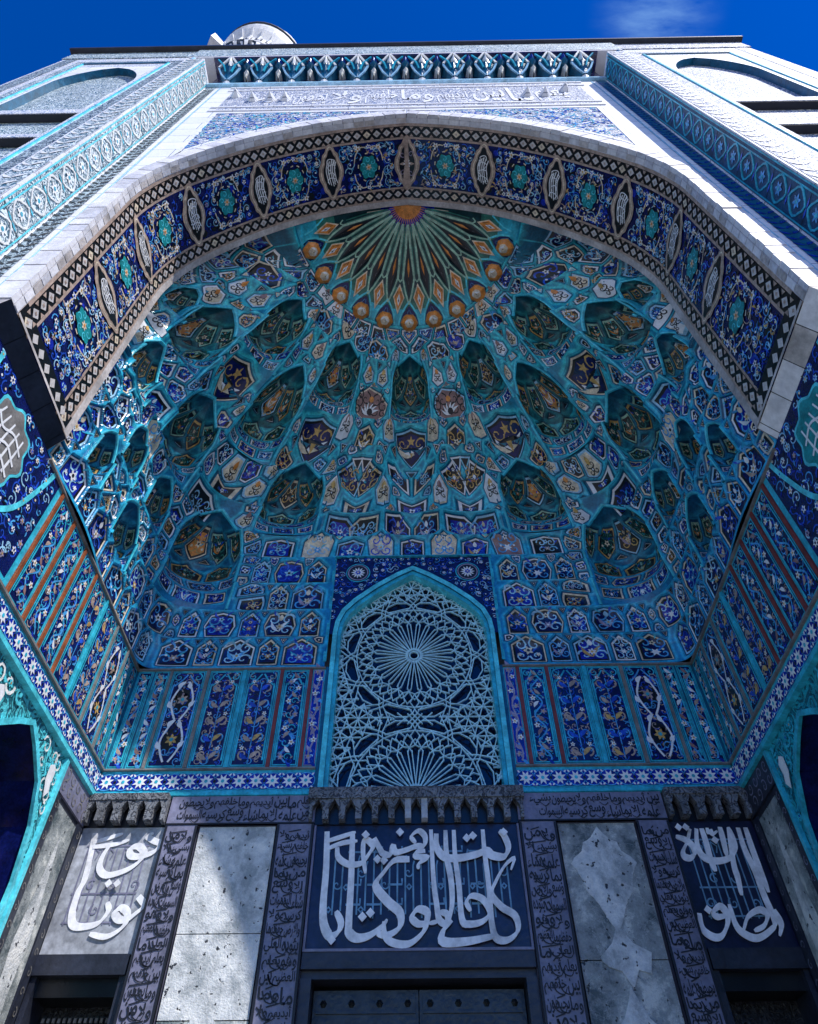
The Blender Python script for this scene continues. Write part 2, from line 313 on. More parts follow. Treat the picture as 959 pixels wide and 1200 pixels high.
TEMPLATE= [["navy", [[9.2, 9.98], [12.2, 10.04], [17.8, 9.98], [19.5, 9.86], [18.0, 9.74], [13.8, 9.7], [10.2, 9.78]]], ["drop", [[10.8, 9.62], [14.0, 9.54], [14.0, 9.42], [11.5, 9.36], [9.5, 9.44]]], ["tri", [[8.8, 9.7], [11.0, 9.66], [9.2, 9.6]]], ["tri", [[11.0, 9.3], [13.2, 9.28], [11.8, 9.22]]], ["tri", [[14.8, 9.66], [17.0, 9.64], [15.5, 9.58]]], ["pink", [[10.0, 9.16], [13.0, 9.24], [18.0, 9.2], [21.0, 9.08], [20.2, 8.94], [17.5, 8.86], [13.8, 8.84], [10.5, 8.92], [9.2, 9.04]]], ["tear", [[8.0, 8.88], [9.8, 8.74], [9.0, 8.56], [7.3, 8.5], [5.5, 8.56], [6.0, 8.76]]], ["gold", [[12.5, 8.7], [15.5, 8.76], [17.8, 8.66], [17.0, 8.46], [14.0, 8.38], [11.8, 8.48]]], ["big", [[-5.0, 8.68], [-0.0, 8.76], [5.0, 8.68], [4.2, 8.38], [-0.0, 8.22], [-4.5, 8.38]]], ["tri", [[5.0, 8.44], [6.5, 8.38], [4.8, 8.28]]], ["tri", [[7.3, 8.42], [9.8, 8.42], [8.2, 8.3]]], ["blue", [[7.3, 8.2], [5.0, 8.2], [0.8, 7.94], [0.5, 7.76], [5.8, 7.92]]], ["tri", [[-2.0, 8.16], [2.0, 8.16], [-0.0, 8.02]]], ["dark", [[8.8, 8.1], [12.5, 8.28], [15.5, 7.92], [14.5, 7.76], [10.0, 7.9]]], ["tri", [[14.5, 8.32], [18.2, 8.3], [15.8, 8.14]]], ["tear", [[8.5, 7.96], [10.2, 7.8], [9.5, 7.6], [7.8, 7.54], [6.2, 7.6], [6.2, 7.8]]], ["flower", [[-4.2, 7.7], [-0.0, 7.64], [4.0, 7.7], [3.5, 7.44], [-0.0, 7.42], [-3.7, 7.44]]], ["flower", [[12.0, 7.7], [15.2, 7.62], [19.0, 7.7], [18.0, 7.48], [15.0, 7.44], [12.0, 7.48]]], ["tri", [[9.2, 7.46], [11.5, 7.46], [10.5, 7.52]]], ["blue", [[0.5, 7.26], [3.2, 7.4], [7.0, 7.38], [6.8, 7.16], [3.7, 7.08], [0.5, 7.06]]], ["blue", [[8.8, 7.38], [13.5, 7.38], [15.8, 7.28], [15.0, 7.06], [12.0, 7.12], [8.8, 7.16]]], ["house", [[4.8, 6.96], [8.0, 7.12], [11.0, 6.98], [10.2, 6.72], [4.8, 6.72]]], ["blue", [[-2.8, 6.96], [-0.0, 7.0], [2.8, 6.96], [2.8, 6.72], [-2.8, 6.72]]], ["blue", [[12.2, 6.94], [15.5, 7.0], [18.2, 6.94], [17.5, 6.72], [14.8, 6.68], [12.0, 6.72]]]]
CAL_C = [[0.064, [-0.87, 3.07], [-0.85, 2.74], [-0.85, 2.45], [-0.83, 2.29], [-0.77, 2.2], [-0.7, 2.23], [-0.68, 2.3], [-0.73, 2.39]], [0.045, [-0.86, 2.91], [-0.72, 2.96], [-0.57, 2.98]], [0.045, [-0.86, 2.98], [-0.72, 3.02], [-0.59, 3.06]], [0.064, [-0.62, 3.05], [-0.61, 2.64], [-0.61, 2.3], [-0.6, 2.22], [-0.53, 2.18], [-0.42, 2.2], [-0.31, 2.27], [-0.27, 2.32]], [0.064, [-0.07, 2.81], [-0.21, 2.8], [-0.31, 2.7], [-0.38, 2.59], [-0.27, 2.46], [-0.16, 2.37], [-0.16, 2.26], [-0.26, 2.2], [-0.36, 2.21]], [0.051, [-0.76, 2.92], [-0.74, 2.83], [-0.64, 2.77], [-0.52, 2.78], [-0.46, 2.85], [-0.42, 2.93], [-0.5, 2.99], [-0.51, 2.87], [-0.48, 2.69]], [0.051, [-0.41, 3.0], [-0.35, 2.9], [-0.32, 2.86], [-0.25, 2.85], [-0.23, 2.93], [-0.2, 2.87], [-0.1, 2.89], [-0.01, 2.92], [0.07, 2.93], [0.08, 3.01], [0.02, 3.06], [-0.05, 3.01], [-0.01, 2.95]], [0.045, [0.08, 2.88], [0.0, 2.87], [-0.01, 2.83], [0.1, 2.82], [0.02, 2.77], [0.01, 2.72]], [0.048, [0.14, 3.07], [0.15, 2.63], [0.17, 2.44], [0.19, 2.31], [0.25, 2.28], [0.26, 2.35], [0.2, 2.36], [0.17, 2.3], [0.1, 2.28]], [0.057, [0.08, 2.28], [0.0, 2.28], [-0.05, 2.33], [0.0, 2.39], [0.08, 2.37], [0.08, 2.3], [0.04, 2.21], [-0.08, 2.13], [-0.22, 2.14], [-0.29, 2.2], [-0.3, 2.3]], [0.064, [0.19, 3.03], [0.19, 2.91], [0.26, 2.82], [0.4, 2.81], [0.56, 2.84], [0.66, 2.87], [0.71, 2.83], [0.82, 2.82], [0.87, 2.9], [0.84, 3.01], [0.8, 3.05]], [0.051, [0.28, 3.06], [0.28, 2.83], [0.31, 2.63], [0.31, 2.44], [0.27, 2.28]], [0.051, [0.36, 3.06], [0.36, 2.82], [0.38, 2.57], [0.39, 2.31], [0.45, 2.27], [0.57, 2.29], [0.64, 2.36], [0.59, 2.46], [0.49, 2.49], [0.44, 2.44], [0.47, 2.37]], [0.051, [0.64, 3.06], [0.64, 2.86], [0.65, 2.62], [0.65, 2.44], [0.65, 2.26], [0.68, 2.16], [0.78, 2.15], [0.87, 2.22], [0.86, 2.33], [0.75, 2.4], [0.67, 2.5], [0.71, 2.59], [0.81, 2.73], [0.91, 2.8], [0.87, 2.7]], [0.064, [0.3, 2.3], [0.22, 2.22], [0.22, 2.14], [0.42, 2.14], [0.67, 2.18]]]
DOT_C = [[0.051, [-0.75, 2.16]], [0.048, [-0.49, 2.33]], [0.048, [-0.42, 2.36]], [0.041, [-0.49, 3.02]], [0.041, [-0.16, 3.04]], [0.045, [-0.37, 2.8]], [0.045, [-0.31, 2.79]], [0.045, [0.48, 2.98]], [0.045, [0.54, 3.0]], [0.041, [0.84, 3.03]]]
CAL_R = [[0.057, [2.65, 3.06], [2.59, 2.95], [2.52, 2.86], [2.52, 2.81], [2.57, 2.8], [2.62, 2.84], [2.62, 2.91], [2.57, 2.96], [2.49, 2.99]], [0.057, [2.71, 3.06], [2.67, 2.91], [2.69, 2.81], [2.79, 2.77], [2.92, 2.79], [3.01, 2.86], [3.03, 2.96], [3.02, 3.07]], [0.053, [2.76, 3.06], [2.76, 2.92], [2.75, 2.78], [2.76, 2.68]], [0.053, [2.94, 3.07], [2.93, 2.96], [2.91, 2.81]], [0.053, [3.02, 3.06], [2.95, 2.75], [2.94, 2.62], [2.92, 2.48]], [0.057, [3.11, 3.06], [3.1, 2.87], [3.12, 2.68], [3.12, 2.48], [3.13, 2.28], [3.07, 2.21], [2.93, 2.15], [2.83, 2.18], [2.78, 2.25], [2.78, 2.41]], [0.057, [3.18, 3.06], [3.17, 2.82], [3.17, 2.5]], [0.035, [2.81, 3.06], [2.81, 3.02], [2.84, 3.03], [2.84, 3.0], [2.9, 3.03]], [0.057, [2.49, 2.34], [2.48, 2.22], [2.55, 2.16], [2.63, 2.17], [2.71, 2.26], [2.73, 2.34], [2.69, 2.39], [2.62, 2.35], [2.64, 2.31], [2.72, 2.32]], [0.048, [2.83, 2.21], [2.91, 2.31], [3.03, 2.36], [3.08, 2.32], [3.02, 2.24], [2.92, 2.2]], [0.053, [3.15, 2.36], [3.17, 2.25], [3.12, 2.16]]]
DOT_R = [[0.053, [2.53, 3.06]], [0.053, [2.6, 3.06]], [0.053, [2.84, 2.94]], [0.048, [2.57, 2.36]]]
CAL_L = [[0.054, [-3.14, 3.08], [-3.11, 2.88], [-3.09, 2.67], [-3.11, 2.56], [-3.1, 2.39], [-3.05, 2.3], [-2.94, 2.29], [-2.83, 2.32], [-2.78, 2.41], [-2.81, 2.48]], [0.038, [-3.13, 2.99], [-2.99, 3.03], [-2.86, 3.07]], [0.038, [-3.11, 2.95], [-2.92, 2.97], [-2.78, 3.01]], [0.054, [-2.95, 2.97], [-2.99, 2.86], [-2.98, 2.76], [-2.89, 2.7], [-2.73, 2.74], [-2.63, 2.81], [-2.6, 2.89], [-2.67, 2.95], [-2.74, 2.93], [-2.72, 2.87], [-2.63, 2.86], [-2.51, 2.9], [-2.47, 2.97], [-2.54, 3.0], [-2.61, 3.04], [-2.56, 3.07]], [0.054, [-2.54, 2.52], [-2.47, 2.45], [-2.53, 2.38], [-2.59, 2.34], [-2.66, 2.34], [-2.71, 2.39], [-2.67, 2.43], [-2.6, 2.39], [-2.6, 2.29], [-2.72, 2.21], [-2.88, 2.23]]]
DOT_L = [[0.063, [-2.84, 2.62]], [0.063, [-2.76, 2.62]]]
W=3.28; D=7.0; YB=3.72; YF=2.36; ZG=-H
def bk(Y=D): return lambda P,o: np.stack([P[:,0],np.full(len(P),Y)-o,P[:,1]],1)
def sw(sg,X=W): return lambda P,o: np.stack([np.full(len(P),sg*X)-sg*o,P[:,0],P[:,1]],1)
# arch profile (right half, spring -> apex)
AP0=[(3.17,5.1),(3.17,6.2),(3.17,7.3),(3.165,8.1),(3.10,8.55),(2.98,8.95),(2.78,9.36),(2.5,9.80),(2.18,10.22),(1.8,10.62),(1.4,10.95),(1.0,11.20),(.5,11.42),(0,11.57)]
AP=smooth_line(AP0,6)
_d=np.r_[0,np.cumsum(np.hypot(*np.diff(AP,axis=0).T))]; AL=_d[-1]          # arc length
_t=np.gradient(AP,axis=0); _t/=np.hypot(_t[:,0],_t[:,1])[:,None]
AN=np.stack([_t[:,1],-_t[:,0]],1)                                          # outward normal (away from the opening)
AN=np.where((AN[:,:1]<0),-AN,AN)
def arch_pt(s,o):
    """s in [-AL,AL], 0 = apex, negative = left; o = distance into the opening"""
    a=AL-np.abs(s); x=np.interp(a,_d,AP[:,0]); z=np.interp(a,_d,AP[:,1]); nx=np.interp(a,_d,AN[:,0]); nz=np.interp(a,_d,AN[:,1])
    return np.sign(s)*(x-nx*o), z-nz*o
def soffit(P,o):
    x,z=arch_pt(P[:,0],o); return np.stack([x,P[:,1],z],1)
def front(Y):   # P=(s, distance outward from intrados)
    def f(P,o):
        x,z=arch_pt(P[:,0],-P[:,1]); return np.stack([x,np.full(len(P),Y)-o,z],1)
    return f
SS=np.linspace(-AL,AL,221)

# ================================================================ ground
mb=MB(); mb.quad((-150,-150,ZG),(150,-150,ZG),(150,150,ZG),(-150,150,ZG),'paving'); tag(mb.build('ground'),kind='structure')

# ================================================================ portal front
portal=thing('mosque_portal','tall white carved stone mosque portal with pointed arch, framed wings and dark top slab','building',(0,YF,ZG))
mb=MB()
for sg in (-1,1):
    n=len(AP)
    A=np.array([(sg*(x+nx*.16),YF,z+nz*.16) for (x,z),(nx,nz) in zip(AP,AN)]); B=np.array([(sg*3.70,YF,z) for x,_,z in A])
    mb.add(np.vstack([A,B]),[(i,i+1,n+i+1,n+i) for i in range(n-1)],'stone')
    mb.quad((sg*W,YF,ZG),(sg*3.7,YF,ZG),(sg*3.7,YF,5.1),(sg*W,YF,5.1),'stone')
    zt=A[-1][2]
    mb.quad((0,YF,zt),(sg*3.7,YF,zt),(sg*3.7,YF,14.3),(0,YF,14.3),'stone')
mb.build('front_wall',portal)
# brick rim: bricks on the face and returning under the arch
mb=MB(); st=.17; n=int(2*AL/st)
fr=front(YF)
for k in range(n):
    a=-AL+k*2*AL/n+.006; b=-AL+(k+1)*2*AL/n-.006; m=rnd.choice(('rim_brick','rim_brick','rim_brick2')); pr=.03+rnd.uniform(0,.012)
    q=np.array([(a,0),(b,0),(b,.2),(a,.2)]); F_=fr(q,pr); Bk=fr(q,-.02)
    mb.add(np.vstack([F_,Bk]),[(0,1,2,3),(0,1,5,4),(1,2,6,5),(2,3,7,6),(3,0,4,7)],m)
mb.build('arch_rim',portal)
mb=MB(); ss=np.linspace(-AL,AL,200)
grid(mb,soffit,SS,[YF+.022,2.46],'rim_brick2')
o=Orn()
for k in range(n):
    a=-AL+k*2*AL/n; o.poly([(a+.008,YF+.024),(a+st*.96,YF+.024),(a+st*.96,2.45),(a+.008,2.45)],rnd.choice(('rim_brick','rim_brick2','edge_stone')),.006)
o.emit(mb,soffit); mb.build('rim_underside',portal)
# soffit field
sof=None
mb=MB()
grid(mb,soffit,SS,[2.46,2.50],'taupe'); grid(mb,soffit,SS,[2.50,2.66],'black'); grid(mb,soffit,SS,[2.66,2.69],'taupe')
grid(mb,soffit,SS,[2.69,2.9,3.15,3.42],'navy')
grid(mb,soffit,SS,[3.42,3.45],'taupe'); grid(mb,soffit,SS,[3.45,3.60],'black'); grid(mb,soffit,SS,[3.60,3.63],'taupe'); grid(mb,soffit,SS,[3.63,3.72],'edge_stone')
o=Orn()
for a,b in ((2.51,2.65),(3.455,3.595)):
    c=(a+b)/2; N=int(2*AL/.16)
    for k in range(N):
        s0=-AL+k*2*AL/N; s1=-AL+(k+1)*2*AL/N; s=(s0+s1)/2; h=.062; w=.052
        o.poly([(s-h,c),(s,c-w),(s+h,c),(s,c+w)],'chain_tile' if k%9 else 'cream',.008); o.flower(s,c,.022,'taupe',None,4,.011)
        for sg in (-1,1): o.poly([(s0-.035,c+sg*.073),(s0+.035,c+sg*.073),(s0,c+sg*.03)],'taupe',.007)
for sg in (-1,1):   # the chain turns across the foot of the arch
    f0=sg*(AL-.02); f1=sg*(AL-.20)
    o.poly([(f0,2.46),(f1,2.46),(f1,3.63),(f0,3.63)],'black',.004)
    for k in range(7):
        y=2.60+k*.145; s=sg*(AL-.10); o.poly([(s-.06,y),(s,y-.052),(s+.06,y),(s,y+.052)],'chain_tile',.009)
    o.poly([(sg*AL,2.46),(sg*(AL-.03),2.46),(sg*(AL-.03),3.7),(sg*AL,3.7)],'edge_stone',.012)
Kc=[1.28*k for k in range(-6,7) if abs(1.28*k)<AL-.5]
Km=[1.28*(k+.5) for k in range(-7,7) if abs(1.28*(k+.5))<AL-.3]
av=[(s,3.055,.24,.4) for s in Kc]+[(s,3.055,.22,.24) for s in Km]
NAVYPAL=dict(vine=['sky_glaze','blue','blue','pale_glaze'],fl=['white_glaze','white_glaze','lilac','pale_glaze'],leaf=['black','blue','sky_glaze','black','royal'],dot=['white_glaze','cream'])
arab(o,[(-AL+.22,2.70),(AL-.22,2.70),(AL-.22,3.41),(-AL+.22,3.41)],.118,NAVYPAL,.006,1.25,.97,.12,av)
arab(o,[(-AL+.22,2.70),(AL-.22,2.70),(AL-.22,3.41),(-AL+.22,3.41)],.15,dict(vine=['taupe','pale_glaze','sky_glaze'],fl=['white_glaze','cream'],leaf=['taupe','pale_glaze','gold'],dot=['cream','white_glaze']),.0085,.7,.55,.07,av)
for s in np.arange(-AL+.3,AL-.3,.16):   # royal blue patches between the scrolls
    for t in (2.78,2.93,3.2,3.34):
        o.disc(s+rnd.uniform(-.05,.05),t+rnd.uniform(-.04,.04),rnd.uniform(.03,.06),rnd.choice(('royal','black','navy','black')),.004,7)
for s in Km:
    a=np.arange(28)*2*PI/28; rr=1+.13*np.cos(6*a)
    o.poly(np.stack([s+.150*rr*np.cos(a),3.055+.185*rr*np.sin(a)],1),'black',.009)
    o.poly(np.stack([s+.135*rr*np.cos(a),3.055+.168*rr*np.sin(a)],1),'teal',.011)
    for k in range(10):
        b=k*PI/5; o.rib([(s+.175*math.cos(b+e_),3.055+.215*math.sin(b+e_)) for e_ in (0,.13,.26)],.016,'cream',.012)
    for k in range(6):
        b=k*PI/3+.3; o.spiral(s+.09*math.cos(b),3.055+.11*math.sin(b),.042,b,.9,1,'turq_light',.014,.013)
    o.flower(s,3.055,.055,'cream','orange',6,.015)
    for t in (-1,1):
        for q in (-1,1):
            o.rib(smooth_line([(s+q*.04,3.055+t*.30),(s+q*.13,3.055+t*.30),(s+q*.21,3.055+t*.2),(s+q*.24,3.055+t*.08)],4),.016,'cream',.012)
            o.flower(s+q*.17,3.055+t*.29,.05,'white_glaze','gold',5,.012)
        o.flower(s,3.055+t*.31,.04,'white_glaze','blue',5,.013)
o.emit(mb,soffit); sof=mb.build('arch_soffit',portal)
ca=np.arange(48)*2*PI/48
def cart_outline(s,h,w,y=3.055):
    rr=1+.10*np.cos(4*ca)+.06*np.cos(8*ca); c=np.sign(np.cos(ca))*np.abs(np.cos(ca))**.8; d=np.sign(np.sin(ca))*np.abs(np.sin(ca))**.8
    return np.stack([s+w*rr*c,y+h*rr*d],1)
for s in Kc:
    mb=MB(); o=Orn()
    o.poly(cart_outline(s,.365,.185),'taupe',.014); o.poly(cart_outline(s,.335,.155),'cream',.016); o.poly(cart_outline(s,.32,.142),'taupe',.018); o.poly(cart_outline(s,.295,.118),'black',.020)
    if s==0:
        for k in range(4):
            a=k*PI/2; o.leaf(s,3.055,a,.2 if k%2 else .13,.05,'taupe',.021,0)
        o.flower(s,3.055,.075,'white_glaze','navy',8,.023); o.flower(s,3.24,.04,'pink','white_glaze',5,.023); o.flower(s,2.87,.04,'pink','white_glaze',5,.023)
        for t in (-1,1):
            for q in (-1,1): o.spiral(s+q*.075,3.055+t*.14,.05,0,1,q*t,'lilac',.012,.021)
    o.emit(mb,soffit); c=mb.build('cartouche',sof)
    if s!=0:
        mb=MB(); o=Orn()
        for k in range(5):
            x=s-.075+k*.035+rnd.uniform(-.006,.006); o.rib(smooth_line([(x+.02,2.86+.02*abs(k-2)),(x-.012,3.0),(x+.008,3.15),(x+.03,3.26-.02*abs(k-2))],4),.018,'white_glaze',.024,w1=.012)
        for k in range(4):
            y=2.86+k*.10+rnd.uniform(-.015,.015); q=rnd.choice((-1,1)); wv=rnd.uniform(.045,.08)
            o.rib(smooth_line([(s-q*wv,y+.045),(s-q*wv*.8,y-.01),(s,y-.02),(s+q*wv,y+.01),(s+q*wv*.6,y+.05)],4),.016,'white_glaze',.0275,w1=.010)
            o.disc(s+q*.03,y+.06,.012,'white_glaze',.027,4)
        for k in range(5): o.disc(s+rnd.uniform(-.09,.09),3.055+rnd.uniform(-.2,.22),.010,'white_glaze',.024,4)
        o.emit(mb,soffit); mb.build('lettering',c)
# feet of the arch: sloping undersides, grey on the right, painted near-black as shade on the left
for sg in (-1,1):
    mb=MB(); y=YF-.03
    while y<YB-.01:
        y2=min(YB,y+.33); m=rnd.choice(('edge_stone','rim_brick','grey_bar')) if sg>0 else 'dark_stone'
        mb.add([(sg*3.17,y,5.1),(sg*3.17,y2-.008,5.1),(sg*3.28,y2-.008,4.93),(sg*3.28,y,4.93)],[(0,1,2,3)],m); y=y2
    mb.quad((sg*3.175,YF-.03,5.104),(sg*3.175,YB,5.104),(sg*3.285,YB,4.934),(sg*3.285,YF-.03,4.934),'black')
    mb.add([(sg*3.17,YF-.03,5.1),(sg*3.28,YF-.03,4.93),(sg*3.5,YF-.03,5.1)],[(0,1,2)],'edge_stone')
    mb.add([(sg*3.17,YB,5.1),(sg*3.28,YB,4.93),(sg*3.28,YB,5.1)],[(0,1,2)],'edge_stone')
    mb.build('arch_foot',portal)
mb=MB(); grid(mb,lambda P,o: np.stack([*(lambda q:(q[0],np.full(len(P),YB)+P[:,1]*.1,q[1]))(arch_pt(P[:,0],-P[:,1]))],1),SS,[0,.5],'turq_deep'); mb.build('arch_back',portal)

# spandrel, frieze and strips on the front
def ext_x(z): return np.interp(z,AP[:,1]+AN[:,1]*.28,AP[:,0]+AN[:,0]*.28)
FP=dict(vine=['pale_glaze','sky_glaze','blue','turq_light','pale_glaze'],fl=['white_glaze','pale_glaze','turq_light'],leaf=['blue','pale_glaze','sky_glaze','blue'],dot=['white_glaze','blue'])
for sg in (-1,1):
    mb=MB(); o=Orn(); zz=np.linspace(9.3,11.78,24)
    pol=[(sg*3.02,9.4)]+[(sg*max(.02,ext_x(z)+.06),z) for z in zz if ext_x(z)+.06<3.0]+[(sg*.02,11.93),(sg*3.02,11.93)]
    o.poly(pol,'carved_stone',.006); arab(o,pol,.19,FP,.010,.7,1,.12)
    o.rib(np.array(pol),.05,'stone',.014,th=.02,closed=True)
    o.emit(mb,bk(YF)); mb.build('spandrel',portal)
    # long strips beside the frame, the right one coloured as in the pilaster's shadow
    mb=MB(); o=Orn()
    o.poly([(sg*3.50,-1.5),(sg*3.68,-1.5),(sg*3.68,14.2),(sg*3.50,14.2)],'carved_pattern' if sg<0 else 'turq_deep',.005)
    for k in range(110):
        z=-1.4+k*.14
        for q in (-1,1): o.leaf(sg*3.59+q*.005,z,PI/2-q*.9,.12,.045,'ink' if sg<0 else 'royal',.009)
    o.poly([(sg*3.40,-1.5),(sg*3.43,-1.5),(sg*3.43,14.2),(sg*3.40,14.2)],'pale_glaze',.006)
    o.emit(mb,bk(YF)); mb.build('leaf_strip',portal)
mb=MB(); o=Orn(); o.poly([(-3.1,12.15),(3.1,12.15),(3.1,14.0),(-3.1,14.0)],'carved_stone',.008)
for z in (12.1,12.35,13.75,14.02): o.poly([(-3.2,z),(3.2,z),(3.2,z+.06),(-3.2,z+.06)],'stone',.02,.02)
o.emit(mb,bk(YF)); frz=mb.build('frieze',portal)
mb=MB(); o=Orn(); x=2.75
for w in KURSI[:14]:
    P,F,mx=word(w); ww=min(.55,mx[0]*.55)
    if x-ww<-2.8: break
    put_word(o,w,x-ww,12.5,x,13.6,'stone',.016); x-=ww+.06
o.emit(mb,bk(YF)); mb.build('lettering',frz)
for x in (-2.95,-2.6,-2.3,-2.05,2.05,2.35,2.75):
    z=12.9+.35*(round(x*7)%2); mb=MB()
    for k in range(6):
        a=k*PI/3; b=(k+1)*PI/3; mb.add([(x,YF-.16,z),(x+.11*math.cos(a),YF-.01,z+.11*math.sin(a)),(x+.11*math.cos(b),YF-.01,z+.11*math.sin(b))],[(0,1,2)],'stone')
    mb.build('boss',frz)

# projecting frame pilasters
YP=1.92
for sg in (-1,1):
    mb=MB(); x0,x1=sorted((sg*3.70,sg*4.03)); mb.box(x0,x1,YP,YF+.02,ZG,14.45,'stone')
    p=mb.build('frame_pilaster',portal)
    mb=MB(); o=Orn(); X=3.70
    # side face (towards the arch): medallions between lines, right one coloured dark as if shaded
    o.poly([(YP+.02,ZG),(YF-.02,ZG),(YF-.02,14.3),(YP+.02,14.3)],'carved_teal' if sg<0 else 'side_teal_shaded',.004)
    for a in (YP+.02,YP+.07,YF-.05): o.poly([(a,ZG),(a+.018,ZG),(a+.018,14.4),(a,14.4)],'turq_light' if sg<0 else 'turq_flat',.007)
    for k in range(40):
        z=-1.3+k*.395; y=(YP+YF)/2+.01; a=np.arange(16)*PI/8
        hx=np.stack([y+.125*np.cos(a)*(1+.1*np.cos(4*a)),z+.15*np.sin(a)*(1+.1*np.cos(4*a))],1)
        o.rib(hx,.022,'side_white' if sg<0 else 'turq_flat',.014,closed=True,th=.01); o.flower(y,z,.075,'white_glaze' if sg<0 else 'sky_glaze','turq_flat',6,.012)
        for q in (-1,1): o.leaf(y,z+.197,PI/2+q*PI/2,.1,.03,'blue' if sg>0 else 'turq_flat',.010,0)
        if k%2: o.poly([(YP,z+.19),(YF,z+.19),(YF,z+.2),(YP,z+.2)],'ink',.0065)
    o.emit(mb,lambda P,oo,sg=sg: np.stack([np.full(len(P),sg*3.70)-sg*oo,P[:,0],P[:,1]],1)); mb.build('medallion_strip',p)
    mb=MB(); o=Orn()
    o.poly([(sg*3.73,ZG),(sg*4.0,ZG),(sg*4.0,14.4),(sg*3.73,14.4)],'carved_stone' if sg>0 else 'carved_teal',.005)
    for k in range(72):
        z=-1.4+k*.22
        for q in (-1,1): o.leaf(sg*3.865,z,PI/2-q*.8,.17,.05,'stone' if sg>0 else 'side_white',.012)
    o.emit(mb,bk(YP)); mb.build('leaf_strip',p)
# wings
YW=2.05
def arch_top(x0,x1,z0,z1,n=9):
    """pointed arch outline from (x0,z0) over the crown to (x1,z0)"""
    c=(x0+x1)/2; h=(x1-x0)/2; r=[]
    for k in range(n):
        t=k/(n-1); r.append((c-h*(1-t**1.6)**.62 if t<1 else c, z0+(z1-z0)*t))
    rr=[(2*c-a,b) for a,b in reversed(r[:-1])]
    return r+rr
def holed(mb,x0,x1,z0,z1,out,fn,m,dep,mr,mbk=None):
    """rectangle with an arched hole; out = outline bottom-left .. apex .. bottom-right; reveal of depth dep"""
    out=np.array(out,float); k=int(out[:,1].argmax()); L=out[:k+1]; Rr=out[k:]; zt=out[k,1]; cx=out[k,0]
    P=np.vstack([L,np.stack([np.full(len(L),x0),L[:,1]],1)]); n=len(L); mb.add(fn(P,0),[(i,i+1,n+i+1,n+i) for i in range(n-1)],m)
    P=np.vstack([Rr,np.stack([np.full(len(Rr),x1),Rr[:,1]],1)]); n=len(Rr); mb.add(fn(P,0),[(i,i+1,n+i+1,n+i) for i in range(n-1)],m)
    mb.add(fn(np.array([(x0,zt),(cx,zt),(x1,zt),(x1,z1),(x0,z1)]),0),[(0,1,2,3,4)],m)
    zb=out[0,1]
    if zb>z0+1e-6: mb.add(fn(np.array([(x0,z0),(x1,z0),(x1,zb),(x0,zb)]),0),[(0,1,2,3)],m)
    n=len(out); mb.add(np.vstack([fn(out,0),fn(out,-dep)]),[(i,i+1,n+i+1,n+i) for i in range(n-1)],mr)
    if zb>z0+1e-6: mb.add(np.vstack([fn(out[[0,-1]],0),fn(out[[0,-1]],-dep)]),[(0,1,3,2)],mr)
    if mbk: mb.add(fn(out,-dep),[tuple(range(n))],mbk)
for sg in (-1,1):
    mb=MB(); cs='carved_stone' if sg>0 else 'carved_teal'
    X=lambda a,b: tuple(sorted((sg*a,sg*b)))
    for a,b,z0,z1 in ((4.03,4.62,ZG,16.25),(6.08,6.8,ZG,16.25),(4.62,6.08,14.62,16.25),(4.62,6.08,10.62,10.85),(4.62,6.08,9.24,9.40),(4.62,6.08,4.6,4.9),(4.62,6.08,ZG,0)):
        x0,x1=X(a,b); mb.box(x0,x1,YW,YW+.3,z0,z1,'wing_stone')
    x0,x1=X(6.8,6.81); mb.box(*X(6.0,6.8),YW+.3,9.5,ZG,16.25,'plain_wall')
    for z_ in (10.62,9.24,4.6): x0,x1=X(4.62,6.08); mb.box(x0,x1,YW+.012,YW+.118,z_-.02,z_-.002,'ink')  # dark strips paint the shade under the recess tops
    w=mb.build('wing_wall',portal)
    x0,x1=X(4.62,6.08)
    for z0,z1,arched in ((10.85,14.62,1),(9.40,10.62,0),(4.9,9.24,0),(0,4.6,0)):
        mb=MB()
        if arched:
            holed(mb,x0,x1,z0,z1,arch_top(x0+.04,x1-.04,13.15,14.5) if 0 else [(x0+.04,z0)]+arch_top(x0+.04,x1-.04,13.2,14.52)+[(x1-.04,z0)],bk(YW+.001),'stone',.13,'turq_deep',None)
            mb.quad((x0,YW+.13,z0),(x1,YW+.13,z0),(x1,YW+.13,z1),(x0,YW+.13,z1),cs)
        else: mb.quad((x0,YW+.12,z0),(x1,YW+.12,z0),(x1,YW+.12,z1),(x0,YW+.12,z1),cs)
        mb.build('recessed_panel',w)
    mb=MB(); o=Orn(); q=sg
    o.poly([(q*4.22,ZG),(q*4.46,ZG),(q*4.46,15.2),(q*4.22,15.2)],'carved_pattern' if sg<0 else 'carved_stone',.006)
    o.poly([(q*6.2,ZG),(q*6.36,ZG),(q*6.36,15.2),(q*6.2,15.2)],'carved_teal',.006)
    o.poly([(q*6.5,ZG),(q*6.74,ZG),(q*6.74,16.1),(q*6.5,16.1)],'carved_stone' if sg>0 else 'carved_pattern',.006)
    o.poly([(q*4.22,15.2),(q*6.36,15.2),(q*6.36,15.06),(q*4.22,15.06)],'carved_pattern',.007)
    for a in (4.5,6.14): o.poly([(q*a,ZG),(q*(a+.03),ZG),(q*(a+.03),14.95),(q*a,14.95)],'turq_light',.02,.02)
    o.poly([(q*4.5,14.92),(q*6.17,14.92),(q*6.17,14.96),(q*4.5,14.96)],'turq_deep',.022,.02)
    o.emit(mb,bk(YW)); mb.build('pattern_strip',w)
    mb=MB(); a=np.arange(9)*PI/8; P=[(sg*4.10+.06*math.cos(t),YW-.06*math.sin(t),z) for z in (ZG,15.2) for t in a]
    mb.add(P,[(i,i+1,10+i,9+i) for i in range(8)],'pale_glaze' if sg<0 else 'turq_deep'); mb.build('round_moulding',w,True)
